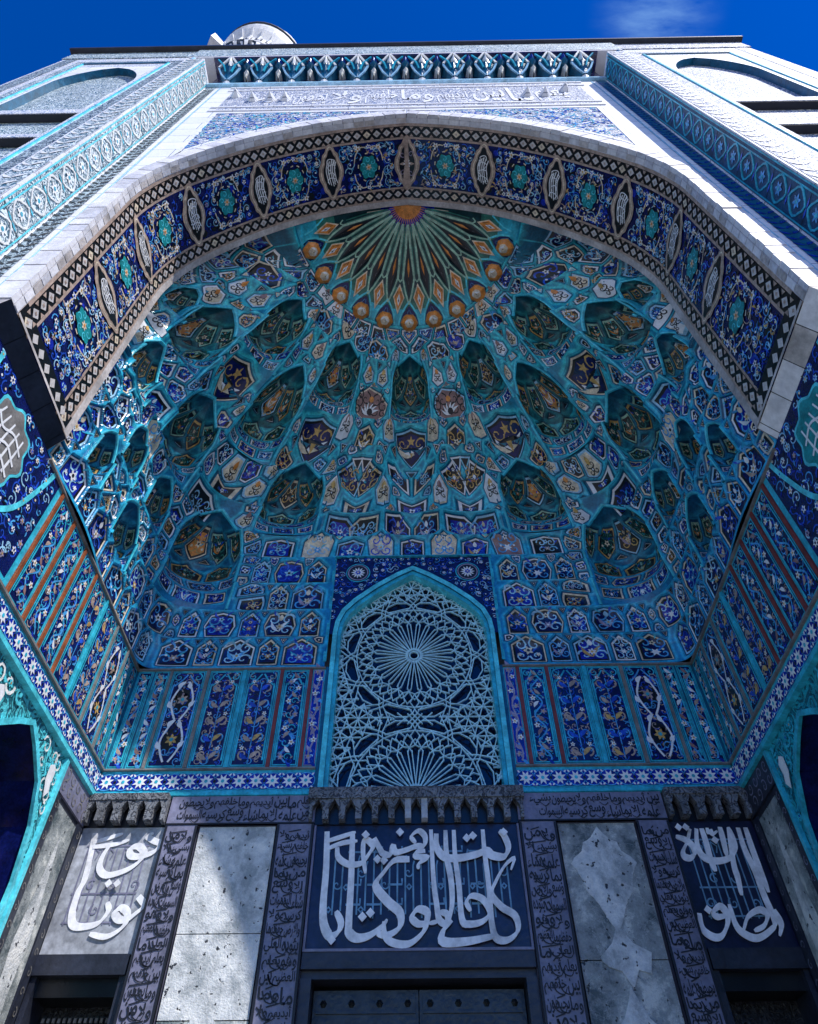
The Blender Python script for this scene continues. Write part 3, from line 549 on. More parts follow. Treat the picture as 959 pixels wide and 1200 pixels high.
# entablature and slab
mb=MB(); mb.box(-4.2,4.2,2.0,2.6,15.22,16.25,'stone'); mb.box(-6.83,-4.2,2.03,2.3,15.6,16.25,'carved_teal'); mb.box(4.2,6.83,2.03,2.3,15.6,16.25,'carved_stone'); mb.quad((-4.2,1.995,15.3),(4.2,1.995,15.3),(4.2,1.995,16.2),(-4.2,1.995,16.2),'carved_teal'); mb.build('entablature',portal)
mb=MB(); mb.box(-6.9,6.9,1.93,2.5,16.25,16.36,'dark_stone'); mb.box(-6.8,6.8,2.4,9.5,16.2,16.3,'plain_wall'); mb.box(-6.8,6.8,9.4,9.5,ZG,16.2,'plain_wall'); mb.build('roof_slab',portal)
# stalactite cornice
mb=MB(); mb.quad((-3.7,YF-.004,14.3),(3.7,YF-.004,14.3),(3.7,YF-.004,15.22),(-3.7,YF-.004,15.22),'navy'); mb.box(-3.7,3.7,YF-.06,YF,14.2,14.3,'pale_glaze'); mb.box(-3.70,3.70,2.0,2.36,15.16,15.215,'navy'); cor=mb.build('cornice',portal)
NB=12; sp=7.3/NB
def loft(mb,secs,m,n=6,m2=None):
    """half prism against the wall: secs=(z, half width, depth)"""
    P=[]
    for z,w,d in secs:
        for k in range(n+1):
            a=PI*k/n; P.append((w*math.cos(a),YF-d*math.sin(a)**.8,z))
    P=np.array(P); f=[(j*(n+1)+i,j*(n+1)+i+1,(j+1)*(n+1)+i+1,(j+1)*(n+1)+i) for j in range(len(secs)-1) for i in range(n)]
    for j in range(len(secs)-1):
        mm=m if not (m2 and j%2) else m2
        mb.add(P,[f[j*n+i] for i in range(n)],mm)
def arm(mb,pts,w,m,th=.05):
    P=np.array(pts,float); n=len(P); A_=P+np.array([w/2,0,0]); B_=P-np.array([w/2,0,0]); C_=A_+np.array([0,th,th*.4]); D_=B_+np.array([0,th,th*.4])
    V_=np.vstack([A_,B_,C_,D_]); f=[]
    for i in range(n-1): f+=[(i,i+1,n+i+1,n+i),(i,i+1,2*n+i+1,2*n+i),(n+i,n+i+1,3*n+i+1,3*n+i)]
    mb.add(V_,f,m)
mbA=MB(); loft(mbA,[(14.24,.01,.03),(14.36,.085,.09),(14.44,.04,.08)],'white_glaze',4)
loft(mbA,[(14.42,.04,.07),(14.60,.15,.17),(14.66,.09,.16),(14.86,.22,.27),(14.92,.15,.27),(15.15,.30,.35)],'turq_deep',4,'navy')
for q in (-1,1):
    arm(mbA,[(q*.015,YF-.10,14.42),(q*.13,YF-.17,14.60),(q*.20,YF-.24,14.80)],.035,'pale_glaze',.03); arm(mbA,[(q*.20,YF-.25,14.80),(q*.11,YF-.31,14.96),(q*.02,YF-.37,15.13)],.04,'side_white',.03)
    arm(mbA,[(q*.05,YF-.20,14.64),(q*.10,YF-.28,14.82),(q*.25,YF-.34,15.10)],.03,'turq_flat',.03)
loft(mbA,[(14.84,.02,.30),(14.96,.07,.36),(15.12,.03,.37)],'white_glaze',4)
mbB=MB(); loft(mbB,[(14.70,.01,.10),(14.82,.07,.19),(14.88,.03,.2)],'side_white',4); loft(mbB,[(14.86,.03,.2),(15.0,.11,.3),(15.15,.08,.34)],'turq_deep',4,'blue')
A=mbA.build('bracket',cor); B=mbB.build('small_bracket',cor)
for k in range(NB):
    x=-3.65+sp*(k+.5)
    for s_,dx in ((A,0),(B,sp/2)):
        if s_ is B and k==NB-1: continue
        o_=s_ if k==0 else s_.copy()
        if k: COL.objects.link(o_); o_.parent=cor
        o_.location.x=x+dx
for k in range(NB):   # star tiles between the brackets
    pass

# ================================================================ tile strips (shared by back and side walls)
def tile_strip(o,x0,x1,z0,z1,kind,bg='navy',fr='turq_flat'):
    w=x1-x0; h=z1-z0; cx=(x0+x1)/2
    o.poly([(x0,z0),(x1,z0),(x1,z1),(x0,z1)],fr,.004)
    b=min(.024,w*.12); o.poly([(x0+b*.55,z0+b*.55),(x1-b*.55,z0+b*.55),(x1-b*.55,z1-b*.55),(x0+b*.55,z1-b*.55)],'black',.006)
    o.poly([(x0+b*.75,z0+b*.75),(x1-b*.75,z0+b*.75),(x1-b*.75,z1-b*.75),(x0+b*.75,z1-b*.75)],'turq_flat' if kind!='white' else 'lilac',.0075)
    o.poly([(x0+b*1.25,z0+b*1.25),(x1-b*1.25,z0+b*1.25),(x1-b*1.25,z1-b*1.25),(x0+b*1.25,z1-b*1.25)],bg,.009)
    x0+=b*1.4;x1-=b*1.4; w=x1-x0; z1-=b; z0+=b; hw=w/2
    arab(o,[(x0,z0),(x1,z0),(x1,z1),(x0,z1)],.085,dict(vine=['blue','royal','sky_glaze','taupe'],fl=['pale_glaze','lilac','taupe','sky_glaze'],leaf=['royal','blue','taupe','black'],dot=['sky_glaze','taupe']),.0097,.75,.9,.12)
    if kind in('palm','loop','vine'):
        # pointed head and scrolled corners
        og=smooth_line([(x0+.01,z0+.05),(x0+.012,z1-h*.2),(x0+.03,z1-h*.15),(x0+hw*.55,z1-h*.10),(cx-.012,z1-.03)],4)
        o.rib(og,.018,'turq_flat' if kind!='loop' else 'sky_glaze',.012); o.rib(og*[-1,1]+[2*cx,0],.018,'turq_flat' if kind!='loop' else 'sky_glaze',.0125)
        for q in (-1,1): o.spiral(cx+q*hw*.68,z1-h*.055,min(.05,hw*.3),PI/2,1.1,-q,'turq_flat',.016,.011)
    if kind=='palm':
        n=5; s=h*.86/n
        for k in range(n):
            z=z0+h*.03+(k+.5)*s
            for q in (-1,1):
                o.spiral(cx+q*hw*.42,z-.1*s,hw*.34,-PI/2,.95,q,'sky_glaze' if k%2 else 'taupe',.018,.012)
                o.leaf(cx+q*.01,z-.35*s,PI/2-q*.85,hw*.75,.05,rnd.choice(('taupe','gold','blue')),.013)
                if k%2==0: o.flower(cx+q*hw*.55,z+.25*s,.028,'white_glaze','gold',5,.015)
            (o.flower if k%2 else o.star)(cx,z+.35*s,.04,'white_glaze' if k%2==0 else 'sky_glaze')
        o.rib([(cx,z0+.02),(cx,z1-h*.12)],.010,'sky_glaze',.0115)
    if kind=='loop':
        n=2; s=h*.82/n
        for k in range(n):
            zb=z0+.04+k*s
            for q in (-1,1):
                o.rib(smooth_line([(cx+q*hw*.12,zb+s*1.0),(cx+q*hw*.42,zb+s*.82),(cx+q*hw*.72,zb+s*.5),(cx+q*hw*.5,zb+s*.22),(cx+q*hw*.16,zb+.0)],5),.022,'white_glaze',.015)
                o.leaf(cx+q*hw*.42,zb+s*.80,PI/2+q*.3,.10,.055,'white_glaze',.016); o.leaf(cx+q*hw*.60,zb+s*.30,PI/2-q*.5,.10,.055,'white_glaze',.016)
            o.flower(cx,zb+s*.52,.07,'taupe' if k else 'gold','turq_flat',6,.013); o.disc(cx,zb+s*.52,.10,'black',.0105,12,ry=.14)
            for q in (-1,1): o.spiral(cx+q*hw*.25,zb+s*.25,.05,0,1,q,'sky_glaze',.014,.012)
        for _ in range(10): o.leaf(rnd.uniform(x0+.03,x1-.03),rnd.uniform(z0+.05,z1-.2),rnd.random()*6,.09,.03,rnd.choice(('blue','taupe','royal')),.0105)
    if kind in('vine','white'):
        n=6; A_=hw*.45; zz=np.linspace(z0+.02,z1-(.12*h if kind=='vine' else .02),44)
        ph=rnd.random()*PI; xx=cx+A_*np.sin(np.linspace(0,n*PI,44)+ph); o.rib(np.stack([xx,zz],1),.018,'lilac' if kind=='white' else 'sky_glaze',.012)
        for k in range(n+1):
            t=(k+.5)/n; z=z0+(zz[-1]-z0)*min(1,t); q=-1 if k%2 else 1
            o.spiral(cx+q*A_*.4,z,hw*.4,0,1,q,'pale_glaze' if kind=='white' else 'turq_flat',.012,.0115)
            o.flower(cx-q*A_*.9,z,.036,'white_glaze' if k%3 else 'lilac','gold',5,.015)
            o.leaf(cx+q*A_*.9,z+.05,PI/2+q*.7,.1,.04,'lilac' if kind=='white' else rnd.choice(('white_glaze','taupe','pink')),.014)
            o.leaf(cx+q*A_*.2,z-.06,-PI/2+q*.7,.09,.035,rnd.choice(('blue','royal','sky_glaze')),.0105)
def star_band(o,x0,x1,z0,z1,step=.172):
    c=(z0+z1)/2; h=(z1-z0)
    o.poly([(x0,z0),(x1,z0),(x1,z1),(x0,z1)],'turq_flat',.006)
    o.poly([(x0,z0+h*.2),(x1,z0+h*.2),(x1,z1-h*.14),(x0,z1-h*.14)],'royal',.012)
    n=round((x1-x0)/step); s=(x1-x0)/n; c=(z0+h*.2+z1-h*.14)/2; hh=h*.33
    for k in range(n):
        x=x0+(k+.5)*s; a=np.arange(16)*PI/8
        o.rib(np.stack([x+hh*1.12*np.cos(a),c+hh*1.0*np.sin(a)],1),.010,'sky_glaze',.015,closed=True)
        for q in range(4):
            b=q*PI/2+PI/4; o.leaf(x+hh*.95*math.cos(b),c+hh*.95*math.sin(b),b,.035,.02,'white_glaze',.016,0)
        o.poly([(x-s/2-.016,c),(x-s/2,c-.026),(x-s/2+.016,c),(x-s/2,c+.026)],'black',.016)
        o.star(x,c,hh*.92,'white_glaze',8,.5,.018,PI/8,'turq_flat')
def moulding(mb,fn,x0,x1,z,h,d,m):
    P=np.array([(x0,z-h/2),(x1,z-h/2),(x1,z+h/2),(x0,z+h/2)]); A=fn(P,0); B=fn(P,d)
    P2=P.copy(); P2[:,1]+=np.array([h*.2,h*.2,-h*.2,-h*.2]); B=fn(P2,d)
    mb.add(np.vstack([A,B]),[(4,5,6,7),(0,1,5,4),(1,2,6,5),(2,3,7,6),(3,0,4,7)],m)

# ================================================================ back wall of the niche
back=thing('tiled_back_wall','flat blue tiled back wall of the niche around the lattice window, with star band below','wall',(0,D,ZG))
ZS0,ZS1=3.43,3.68; ZT0,ZT1=3.71,4.89
mb=MB()
for a,b,z0,z1 in ((-3.28,-1.0,3.41,4.93),(1.0,3.28,3.41,4.93)): mb.quad((a,D,z0),(b,D,z0),(b,D,z1),(a,D,z1),'turq_deep')
mb.box(-3.5,3.5,7.42,7.5,ZG,3.42,'black'); mb.box(-3.5,-1.03,7.3,7.5,3.2,12,'plain_wall'); mb.box(1.03,3.5,7.3,7.5,3.2,12,'plain_wall'); mb.box(-1.03,1.03,7.45,7.5,3.2,12,'plain_wall')
mb.build('wall',back)
XS=[(1.045,1.19,'white'),(1.235,1.53,'vine'),(1.575,1.965,'palm'),(2.01,2.40,'palm'),(2.445,2.84,'loop'),(2.875,3.05,'vine'),(3.07,3.25,'vine')]
bars=[(1.192,1.233,'red_brick'),(1.532,1.573,'red_brick'),(1.967,2.008,'turq_flat'),(2.402,2.443,'grey_bar'),(2.842,2.873,'grey_bar')]
for sg in (-1,1):
    for a,b,k in XS:
        mb=MB(); o=Orn(); x0,x1=sorted((sg*a,sg*b)); tile_strip(o,x0,x1,ZT0,ZT1,k,'navy' if k!='white' else 'royal'); o.emit(mb,bk()); mb.build('tile_strip',back)
    for a,b,m in bars:
        mb=MB(); x0,x1=sorted((sg*a,sg*b)); mb.box(x0,x1,D-.02,D,ZT0,ZT1,m); mb.build('tile_bar',back)
    mb=MB(); o=Orn(); x0,x1=sorted((sg*1.045,sg*3.27)); star_band(o,x0,x1,ZS0,ZS1); o.emit(mb,bk())
    moulding(mb,bk(),x0,x1,3.425,.05,.04,'turq_flat'); moulding(mb,bk(),x0,x1,3.692,.03,.03,'grey_bar');
    mb.build('star_band',back); mb=MB(); moulding(mb,bk(),x0,x1,4.905,.03,.03,'grey_bar'); mb.build('moulding',back)
# spandrel round the window head
WO=[(-1.0,3.47),(-1.0,5.40),(-.98,5.58),(-.91,5.76),(-.77,5.93),(-.5,6.17),(-.22,6.37),(0,6.49)]
WO=WO+[(-x,z) for x,z in reversed(WO[:-1])]
WI=[(-.90,3.47),(-.90,5.38),(-.88,5.55),(-.82,5.70),(-.69,5.85),(-.45,6.06),(-.2,6.24),(0,6.36)]
WI=WI+[(-x,z) for x,z in reversed(WI[:-1])]
mb=MB(); holed(mb,-1.09,1.09,5.40,6.70,[p for p in WO if p[1]>5.3],bk(D-.002),'navy',.03,'turq_flat'); o=Orn()
for sg in (-1,1):
    pol=[(sg*1.07,5.35)]+[(sg*x,z) for x,z in [(1.01,5.5),(.93,5.8),(.8,5.97),(.53,6.2),(.25,6.4),(.02,6.52)]]+[(sg*.02,6.68),(sg*1.07,6.68)]
    arab(o,pol,.085,NAVYPAL,.008,1.25,1,.12,[(sg*.74,6.42,.2,.2)])
    o.disc(sg*.74,6.40,.165,'turq_flat',.012,20); o.disc(sg*.74,6.40,.15,'black',.014,20); o.rib(np.stack([sg*.74+.13*np.cos(ca),6.40+.13*np.sin(ca)],1),.014,'lilac',.016,closed=True); o.flower(sg*.74,6.40,.10,'white_glaze','lilac',12,.016); o.flower(sg*.74,6.40,.045,'blue','cream',6,.02)
for sg in (-1,1): o.poly([(sg*1.05,5.0),(sg*1.09,5.0),(sg*1.09,6.70),(sg*1.05,6.70)],'turq_flat',.012,.012)
o.poly([(-1.09,6.68),(1.09,6.68),(1.09,6.72),(-1.09,6.72)],'turq_flat',.014,.014)
o.emit(mb,bk(D-.002)); mb.build('window_spandrel',back)

# ================================================================ side walls
for sg,lab in ((-1,'left side wall of the niche in sun, blue tiles over turquoise relief'),(1,'right side wall of the niche in shade, blue tiles over turquoise relief')):
    T=thing('tiled_side_wall',lab,'wall',(sg*W,4.7,ZG)); fn=sw(sg)
    mb=MB(); P=np.array([(YF,3.41),(7,3.41),(7,4.93),(YF,4.93)]); mb.add(fn(P,0),[(0,1,2,3)],'turq_deep')
    mb.add(fn(np.array([(6.19,ZG),(7.3,ZG),(7.3,3.42),(6.19,3.42)]),-.0),[(0,1,2,3)],'dark_stone'); mb.build('wall',T)
    # strips mirrored round the corner
    ys=[(6.98,6.80,'vine',None),(6.78,6.60,'vine','grey_bar'),(6.56,6.16,'loop','grey_bar'),(6.12,5.74,'palm','turq_flat'),(5.70,5.34,'palm','orange_brick'),(5.29,4.97,'vine','orange_brick'),(4.92,4.60,'vine','orange_brick'),(4.55,4.24,'vine','orange_brick')]
    yl=4.20
    for i,(b,a,k,bar) in enumerate(ys):
        mb=MB(); o=Orn(); tile_strip(o,a,b,ZT0,ZT1,k,'navy'); o.emit(mb,fn); mb.build('tile_strip',T)
        if bar:
            nb=ys[i+1][0] if i+1<len(ys) else a-.045
            bm=bar if sg<0 or bar!='orange_brick' else 'red_brick'
            mb=MB(); P=np.array([(nb+.004,ZT0),(a-.004,ZT0),(a-.004,ZT1),(nb+.004,ZT1)]); A_=fn(P,0);B_=fn(P,.02); mb.add(np.vstack([A_,B_]),[(4,5,6,7),(0,1,5,4),(1,2,6,5),(2,3,7,6),(3,0,4,7)],bm); mb.build('tile_bar',T)
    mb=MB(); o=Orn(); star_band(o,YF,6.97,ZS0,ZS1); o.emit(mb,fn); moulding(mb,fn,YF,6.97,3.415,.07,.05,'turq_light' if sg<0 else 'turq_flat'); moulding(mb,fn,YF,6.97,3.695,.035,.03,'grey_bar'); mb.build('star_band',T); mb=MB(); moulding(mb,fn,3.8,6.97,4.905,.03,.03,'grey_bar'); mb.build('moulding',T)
    # medallion panel in front of the strips
    mb=MB(); o=Orn(); o.poly([(YF,ZT0),(4.19,ZT0),(4.19,4.93),(YF,4.93)],'turq_flat',.004); o.poly([(YF,ZT0+.06),(4.12,ZT0+.06),(4.12,4.93),(YF,4.93)],'navy',.006)
    arab(o,[(2.4,3.8),(4.1,3.8),(4.1,4.92),(2.4,4.92)],.115,NAVYPAL,.007,1.3,1,.13,[(3.25,4.45,.36,.36)])
    a=ca; rr=1+.09*np.cos(8*a); o.poly(np.stack([3.25+.34*rr*np.cos(a),4.45+.36*rr*np.sin(a)],1),'turq_light',.012); o.poly(np.stack([3.25+.31*rr*np.cos(a),4.45+.33*rr*np.sin(a)],1),'teal' if sg>0 else 'grey_bar',.014)
    for k in range(5): o.rib(smooth_line([(3.05+k*.09,4.25),(3.02+k*.10,4.45),(3.06+k*.09,4.65)],5),.028,'white_glaze',.018,w1=.018)
    for k in range(3): o.rib(smooth_line([(3.02,4.3+k*.13),(3.15,4.24+k*.13),(3.3,4.32+k*.13),(3.48,4.26+k*.13)],4),.024,'white_glaze',.020)
    o.rib(smooth_line([(2.7,4.9),(2.8,4.2),(3.0,3.95),(3.25,3.86),(3.5,3.95),(3.75,4.2),(3.9,4.6),(3.98,4.92)],6),.05,'turq_light',.013)
    o.emit(mb,fn); mb.build('medallion_panel',T)
    # turquoise relief with blind niche
    out=[(4.68,-1.0),(4.66,1.5),(4.63,2.3),(4.72,2.7),(4.92,3.0),(5.18,3.17),(5.38,3.27),(5.58,3.17),(5.84,3.0),(6.02,2.7),(6.10,2.3),(6.08,1.5),(6.06,-1.0)]
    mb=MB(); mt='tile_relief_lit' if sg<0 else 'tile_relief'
    holed(mb,3.9,6.19,ZG,3.38,out,fn,mt,.45,'navy','black'); mb.add(fn(np.array([(YF,ZG),(3.9,ZG),(3.9,3.38),(YF,3.38)]),0),[(0,1,2,3)],mt)
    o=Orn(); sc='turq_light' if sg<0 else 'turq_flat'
    reg=[(YF,.2),(4.5,.2),(4.55,2.6),(4.9,3.15),(5.38,3.36),(5.38,3.38),(YF,3.38)]
    arab(o,reg,.19,dict(vine=[sc,'side_white' if sg<0 else sc],fl=[sc],leaf=[sc,mt],dot=[sc]),.012,.9,1,.16)
    arab(o,[(5.4,3.36),(6.15,3.36),(6.15,.2),(6.13,.2),(6.13,2.4),(6.0,2.85),(5.7,3.15),(5.4,3.3)],.13,dict(vine=[sc,'side_white' if sg<0 else sc],fl=[sc],leaf=[sc,mt],dot=[sc]),.012,.9,1,.16)
    for y,z in ((5.98,3.1),(4.75,3.1)): o.poly([(y-.07,z+.08),(y,z+.12),(y+.06,z+.07),(y+.05,z-.02),(y+.08,z-.09),(y+.02,z-.16),(y-.03,z-.08),(y-.06,z-.04)],'white_glaze',.03)
    o.rib(np.array(out),.05,'turq_light' if sg<0 else 'turq_flat',.03,th=.03); o.rib([(6.19,ZG),(6.19,3.38)],.05,'turq_light' if sg<0 else 'turq_flat',.035,th=.035)
    o.emit(mb,fn); rp=mb.build('relief_panel',T)
    mb=MB(); o=Orn()
    for k in range(9): o.rib([(5.38,3.2),(4.72+k*.165,2.45)],.025,'turq_flat',-.40)
    for k in range(7): o.poly([(4.8+k*.17,2.52),(4.92+k*.17,2.52),(4.86+k*.17,2.42)],'gold',-.39)
    o.emit(mb,fn); mb.build('blind_niche',rp)
    # stone pier: carved head, marble slab, carved borders
    mb=MB(); o=Orn(); o.poly([(6.23,3.12),(6.98,3.12),(6.98,3.38),(6.23,3.38)],'band_stone' if sg<0 else 'dark_stone',.02,.02)
    for x in np.linspace(6.31,6.9,5):
        for z in (3.19,3.31): o.spiral(x,z,.055,rnd.random()*6,1.1,rnd.choice((-1,1)),'grey_bar' if sg<0 else 'band_stone',.013,.024)
    o.emit(mb,fn); mb.build('carved_panel',T)
    for y0,y1 in ((6.23,6.34),(6.86,6.98)):
        mb=MB(); o=Orn(); o.poly([(y0,ZG),(y1,ZG),(y1,3.10),(y0,3.10)],'dark_stone',.02,.02); c=(y0+y1)/2
        for k in range(34):
            z=-1.5+k*.135; o.spiral(c,z+.06,.036,PI/2*(k%2),1,1-2*(k%2),'grey_bar' if sg<0 else 'band_stone',.011,.024)
        o.emit(mb,fn); mb.build('carved_border',T)
    mb=MB(); o=Orn(); o.poly([(6.36,ZG),(6.84,ZG),(6.84,3.06),(6.36,3.06)],'marble_grey',.012,.012)
    o.poly([(6.40,1.1),(6.52,1.6),(6.46,2.0),(6.54,2.5),(6.60,2.95),(6.66,2.6),(6.74,2.1),(6.70,1.7),(6.78,1.2),(6.72,.4),(6.5,.4)],'marble_white',.016)
    o.emit(mb,fn); mb.build('marble_slab',T)

# ================================================================ lower zone of the back wall
def rough(P,a=.022,st=.022):
    out=[]
    for i in range(len(P)):
        p=np.array(P[i],float); q=np.array(P[(i+1)%len(P)],float); n=max(1,int(np.hypot(*(q-p))/st))
        nn=np.array([-(q-p)[1],(q-p)[0]]); nn/=np.hypot(*nn)+1e-9
        for t in range(n): out.append(tuple(p+(q-p)*t/n+nn*(rnd.gauss(0,a*.5)-a*1.1*math.sin(PI*t/n))))
    return out
def bxs(mb,x0,x1,z0,z1,d,m,back_=7.42): mb.box(min(x0,x1),max(x0,x1),D-d,back_,z0,z1,m)
side={-1:'left',1:'right'}
for sg in (-1,1):
    for a,b,wh in ((1.0,1.355,'beside the central door'),(2.135,2.45,'beside the side door')):
        t=thing('inscribed_pilaster','grey stone pilaster cut with black Arabic lettering, %s on the %s'%(wh,side[sg]),'pilaster',(sg*(a+b)/2,D,ZG),'inscribed pilasters between the slabs')
        x0,x1=sorted((sg*a,sg*b)); ms='band_stone'
        mb=MB(); bxs(mb,x0,x1,ZG,3.125,.03,ms); mb.box(x0,x0+.022,D-.036,D,ZG,3.12,'ink'); mb.box(x1-.022,x1,D-.036,D,ZG,3.12,'ink'); mb.build('shaft',t)
        mb=MB(); o=Orn(); z=3.06; i=int(a*3)+ (3 if sg>0 else 0)
        while z>-1.4:
            w=KURSI[i%len(KURSI)]; i+=1; h=rnd.uniform(.095,.13)
            w2=KURSI[(i+2)%len(KURSI)]; i+=1; a_=max(.35,min(.65,word(w)[2][0]/(word(w)[2][0]+word(w2)[2][0]))); xm=x0+.03+(x1-x0-.06)*(1-a_)
            put_word(o,w,xm+.004,z-h,x1-.03,z,'ink',.004); put_word(o,w2,x0+.03,z-h*.92,xm-.004,z+.008,'ink',.0045); 
            for q_ in range(2):
                xa=rnd.uniform(x0+.05,x1-.15); o.rib(smooth_line([(xa,z-h*.2),(xa+.03,z-h*.75),(xa+.09,z-h*.9),(xa+.12,z-h*.5)],4),.013,'ink',.005,w1=.005)
            o.rib([(x0+.04+rnd.random()*.1,z-h*.1),(x0+.15+rnd.random()*.1,z+.01)],.010,'ink',.0052); z-=h+.002
        o.emit(mb,bk(D-.031)); mb.build('lettering',t)
    t=thing('inscribed_lintel','dark stone band cut with Arabic lettering above the %s marble slab'%side[sg],'stone band',(sg*1.72,D,3.13),'inscribed bands under the star band')
    x0,x1=sorted((sg*1.0,sg*2.45)); mb=MB(); bxs(mb,x0,x1,3.128,3.40,.032,'band_stone'); mb.box(x0,x1,D-.038,D,3.128,3.142,'ink'); mb.build('band',t)
    mb=MB(); o=Orn(); i=1+sg
    for row,(za,zb_) in enumerate(((3.275,3.39),(3.155,3.27))):
        x=x1-.03-.03*row
        while True:
            w=KURSI[(i)%len(KURSI)]; i+=1; ww=min(.24,max(.09,word(w)[2][0]*.095))
            if x-ww<x0+.02: break
            put_word(o,w,x-ww,za,x,zb_,'ink',.004+.0005*row); o.rib(smooth_line([(x-.02,za+.02),(x-.06,za-.005),(x-.11,za+.03)],4),.011,'ink',.0055,w1=.004); x-=ww+.006
    o.emit(mb,bk(D-.033)); mb.build('lettering',t)
    # marble slab with pale medallion inlay
    t=thing('marble_slab',('pale sunlit marble slab with dark pits, left of the central door' if sg<0 else 'shaded grey marble slab with pale lobed medallions, right of the central door'),'marble slab',(sg*1.745,D,ZG),'marble slabs between the pilasters')
    x0,x1=sorted((sg*1.375,sg*2.115)); c=(x0+x1)/2
    mb=MB(); zs=[ZG,-.6,.5,1.62,2.22,3.12] if sg<0 else [ZG,-.4,.7,2.0,3.12]
    for a_,b_ in zip(zs,zs[1:]): bxs(mb,x0,x1,a_+.004,b_-.004,.0,'marble_white' if sg<0 and a_>1.6 else 'marble_grey')  # left upper blocks use paler marble to paint their sunlit look
    mb.build('slab',t)
    def med(zc,h,w,of=.007):
        pts=[(.01,1),(.16,.86),(.34,.74),(.52,.70),(.60,.52),(.82,.42),(1,.30),(.86,.18),(.74,.0),(.66,-.22),(.5,-.34),(.36,-.48),(.2,-.72),(.08,-.84),(.01,-1)]
        P=np.array(pts); zz_=np.linspace(1,-1,60); xx_=np.interp(-zz_,-P[:,1],P[:,0]); Ls=[];Rs=[]
        for x_,z_ in zip(xx_,zz_):
            j_=.007*min(1,x_*4); Ls.append((c-max(.004,x_+rnd.gauss(0,j_))*w,zc+z_*h)); Rs.append((c+max(.004,x_+rnd.gauss(0,j_))*w,zc+z_*h))
        o.strip(Ls,Rs,'marble_white',of,of)
    mb=MB(); o=Orn()
    if sg>0: med(2.62,.46,.31)
    if sg>0: o.poly([(c-.2,2.02),(c-.08,2.12),(c,2.26),(c+.1,2.12),(c+.24,2.05),(c+.2,1.9),(c+.1,1.93),(c+.03,1.80),(c-.04,1.92),(c-.14,1.95),(c-.19,1.99)],'marble_white',.0105,.010)
    med(.95,.86,.34,.0145); o.emit(mb,bk()); mb.build('medallion',t)
    # side door bay: calligraphy slab, stalactite strip, door
    x0,x1=sorted((sg*2.47,sg*3.27)); c=(x0+x1)/2
    t=thing('stalactite_strip','short grey stone strip of small niches over the %s inscription slab'%side[sg],'cornice',(c,D,3.13),'stalactite strips over the inscription slabs')
    mb=MB(); nb=5; st=(x1-x0)/nb; mb.box(x0,x1,D-.115,7.42,3.34,3.405,'grey_stone'); mb.box(x0,x1,D+.02,7.42,3.13,3.34,'black')
    for k in range(nb+1):
        xc=x0+k*st; a=max(x0,xc-.038); b=min(x1,xc+.038); mb.box(a,b,D-.10,D+.02,3.15,3.34,'grey_stone')
        if k<nb:
            m0=xc+st/2
            for q in (-1,1): mb.add([(m0+q*.045,D-.105,3.34),(m0+q*.045,D-.105,3.25),(m0,D-.105,3.34),(m0+q*.045,D,3.34),(m0+q*.045,D,3.25),(m0,D,3.34)],[(0,1,2),(1,2,5,4)],'grey_stone')
    mb.build('niches',t)
    t=thing('inscription_slab','%s with white Arabic lettering over the %s side door'%('weathered pale slab' if sg<0 else 'dark navy slab',side[sg]),'stone slab',(c,D,2.1),'inscription slabs over the doors')
    mb=MB(); bxs(mb,x0,x1,2.08,3.128,-.02,'slab_pale' if sg<0 else 'slab_navy'); mb.build('slab',t)
    mb=MB(); o=Orn(); Y0=D+.02; lp='letter_pale' if sg>0 else 'band_stone'
    for k in range(9):
        xx=x0+.12+k*(x1-x0-.24)/8; o.rib([(xx,2.30),(xx,2.94)],.013,lp,.005)
        if k%2: o.rib([(xx,2.94),(xx+.05,2.90),(xx+.03,2.84)],.012,lp,.006)
    for z in (2.32,2.55,2.96): o.rib([(x0+.1,z),(x1-.1,z)],.014,lp,.006)
    for k in range(6): o.spiral(x0+.16+k*.1,2.42+.2*(k%2),.045,k,1.1,1,lp,.014,.007)
    o.emit(mb,bk(Y0)); mb.build('fine_lettering',t)
    mb=MB(); o=Orn(); S=CAL_L if sg<0 else CAL_R; Dd=DOT_L if sg<0 else DOT_R
    for i,s in enumerate(S): o.rib(smooth_line(s[1:],5),min(.066,s[0]*1.3),'letter',.008+.0022*i,sl=.002,th=.007,nib=.87,w1=lambda q: .45+.55*math.sin(PI*min(1,max(0,q*.94+.06)))**.35)
    for s in Dd:
        x,z=s[1]; r=.036; o.poly([(x-r,z),(x,z-r),(x+r,z),(x,z+r)],'letter',.046,.008)
    o.emit(mb,bk(Y0)); mb.build('lettering',t)
    t=thing('side_door','%s side door set deep under a dark stone lintel'%side[sg],'door',(c,7.3,ZG),'doors at the foot of the portal')
    mb=MB(); bxs(mb,x0,x1,1.93,2.078,.01,'dark_stone'); mb.box(x0,x0+.05,D+.02,7.42,ZG,1.93,'dark_stone'); mb.box(x1-.05,x1,D+.02,7.42,ZG,1.93,'dark_stone'); mb.box(x0+.05,x1-.05,D+.08,7.42,1.80,1.93,'black'); mb.build('door_frame',t)
    mb=MB(); mb.box(x0+.05,x1-.05,7.36,7.41,ZG,1.8,'door_wood'); mb.build('leaf',t)
    mb=MB()
    for z in (1.60,1.72) if sg<0 else ():
        for k in range(14):
            xx=x0+.09+k*.045; mb.box(xx,xx+.03,7.30,7.34,z-.045,z,'turq_light' if 0 else 'metal_dark'); mb.box(xx+.004,xx+.026,7.285,7.30,z-.04,z-.01,'grey_bar')
        mb.box(x0+.07,x1-.07,7.34,7.35,z-.06,z+.01,'metal_dark')
    if sg<0: mb.build('louvre',t)
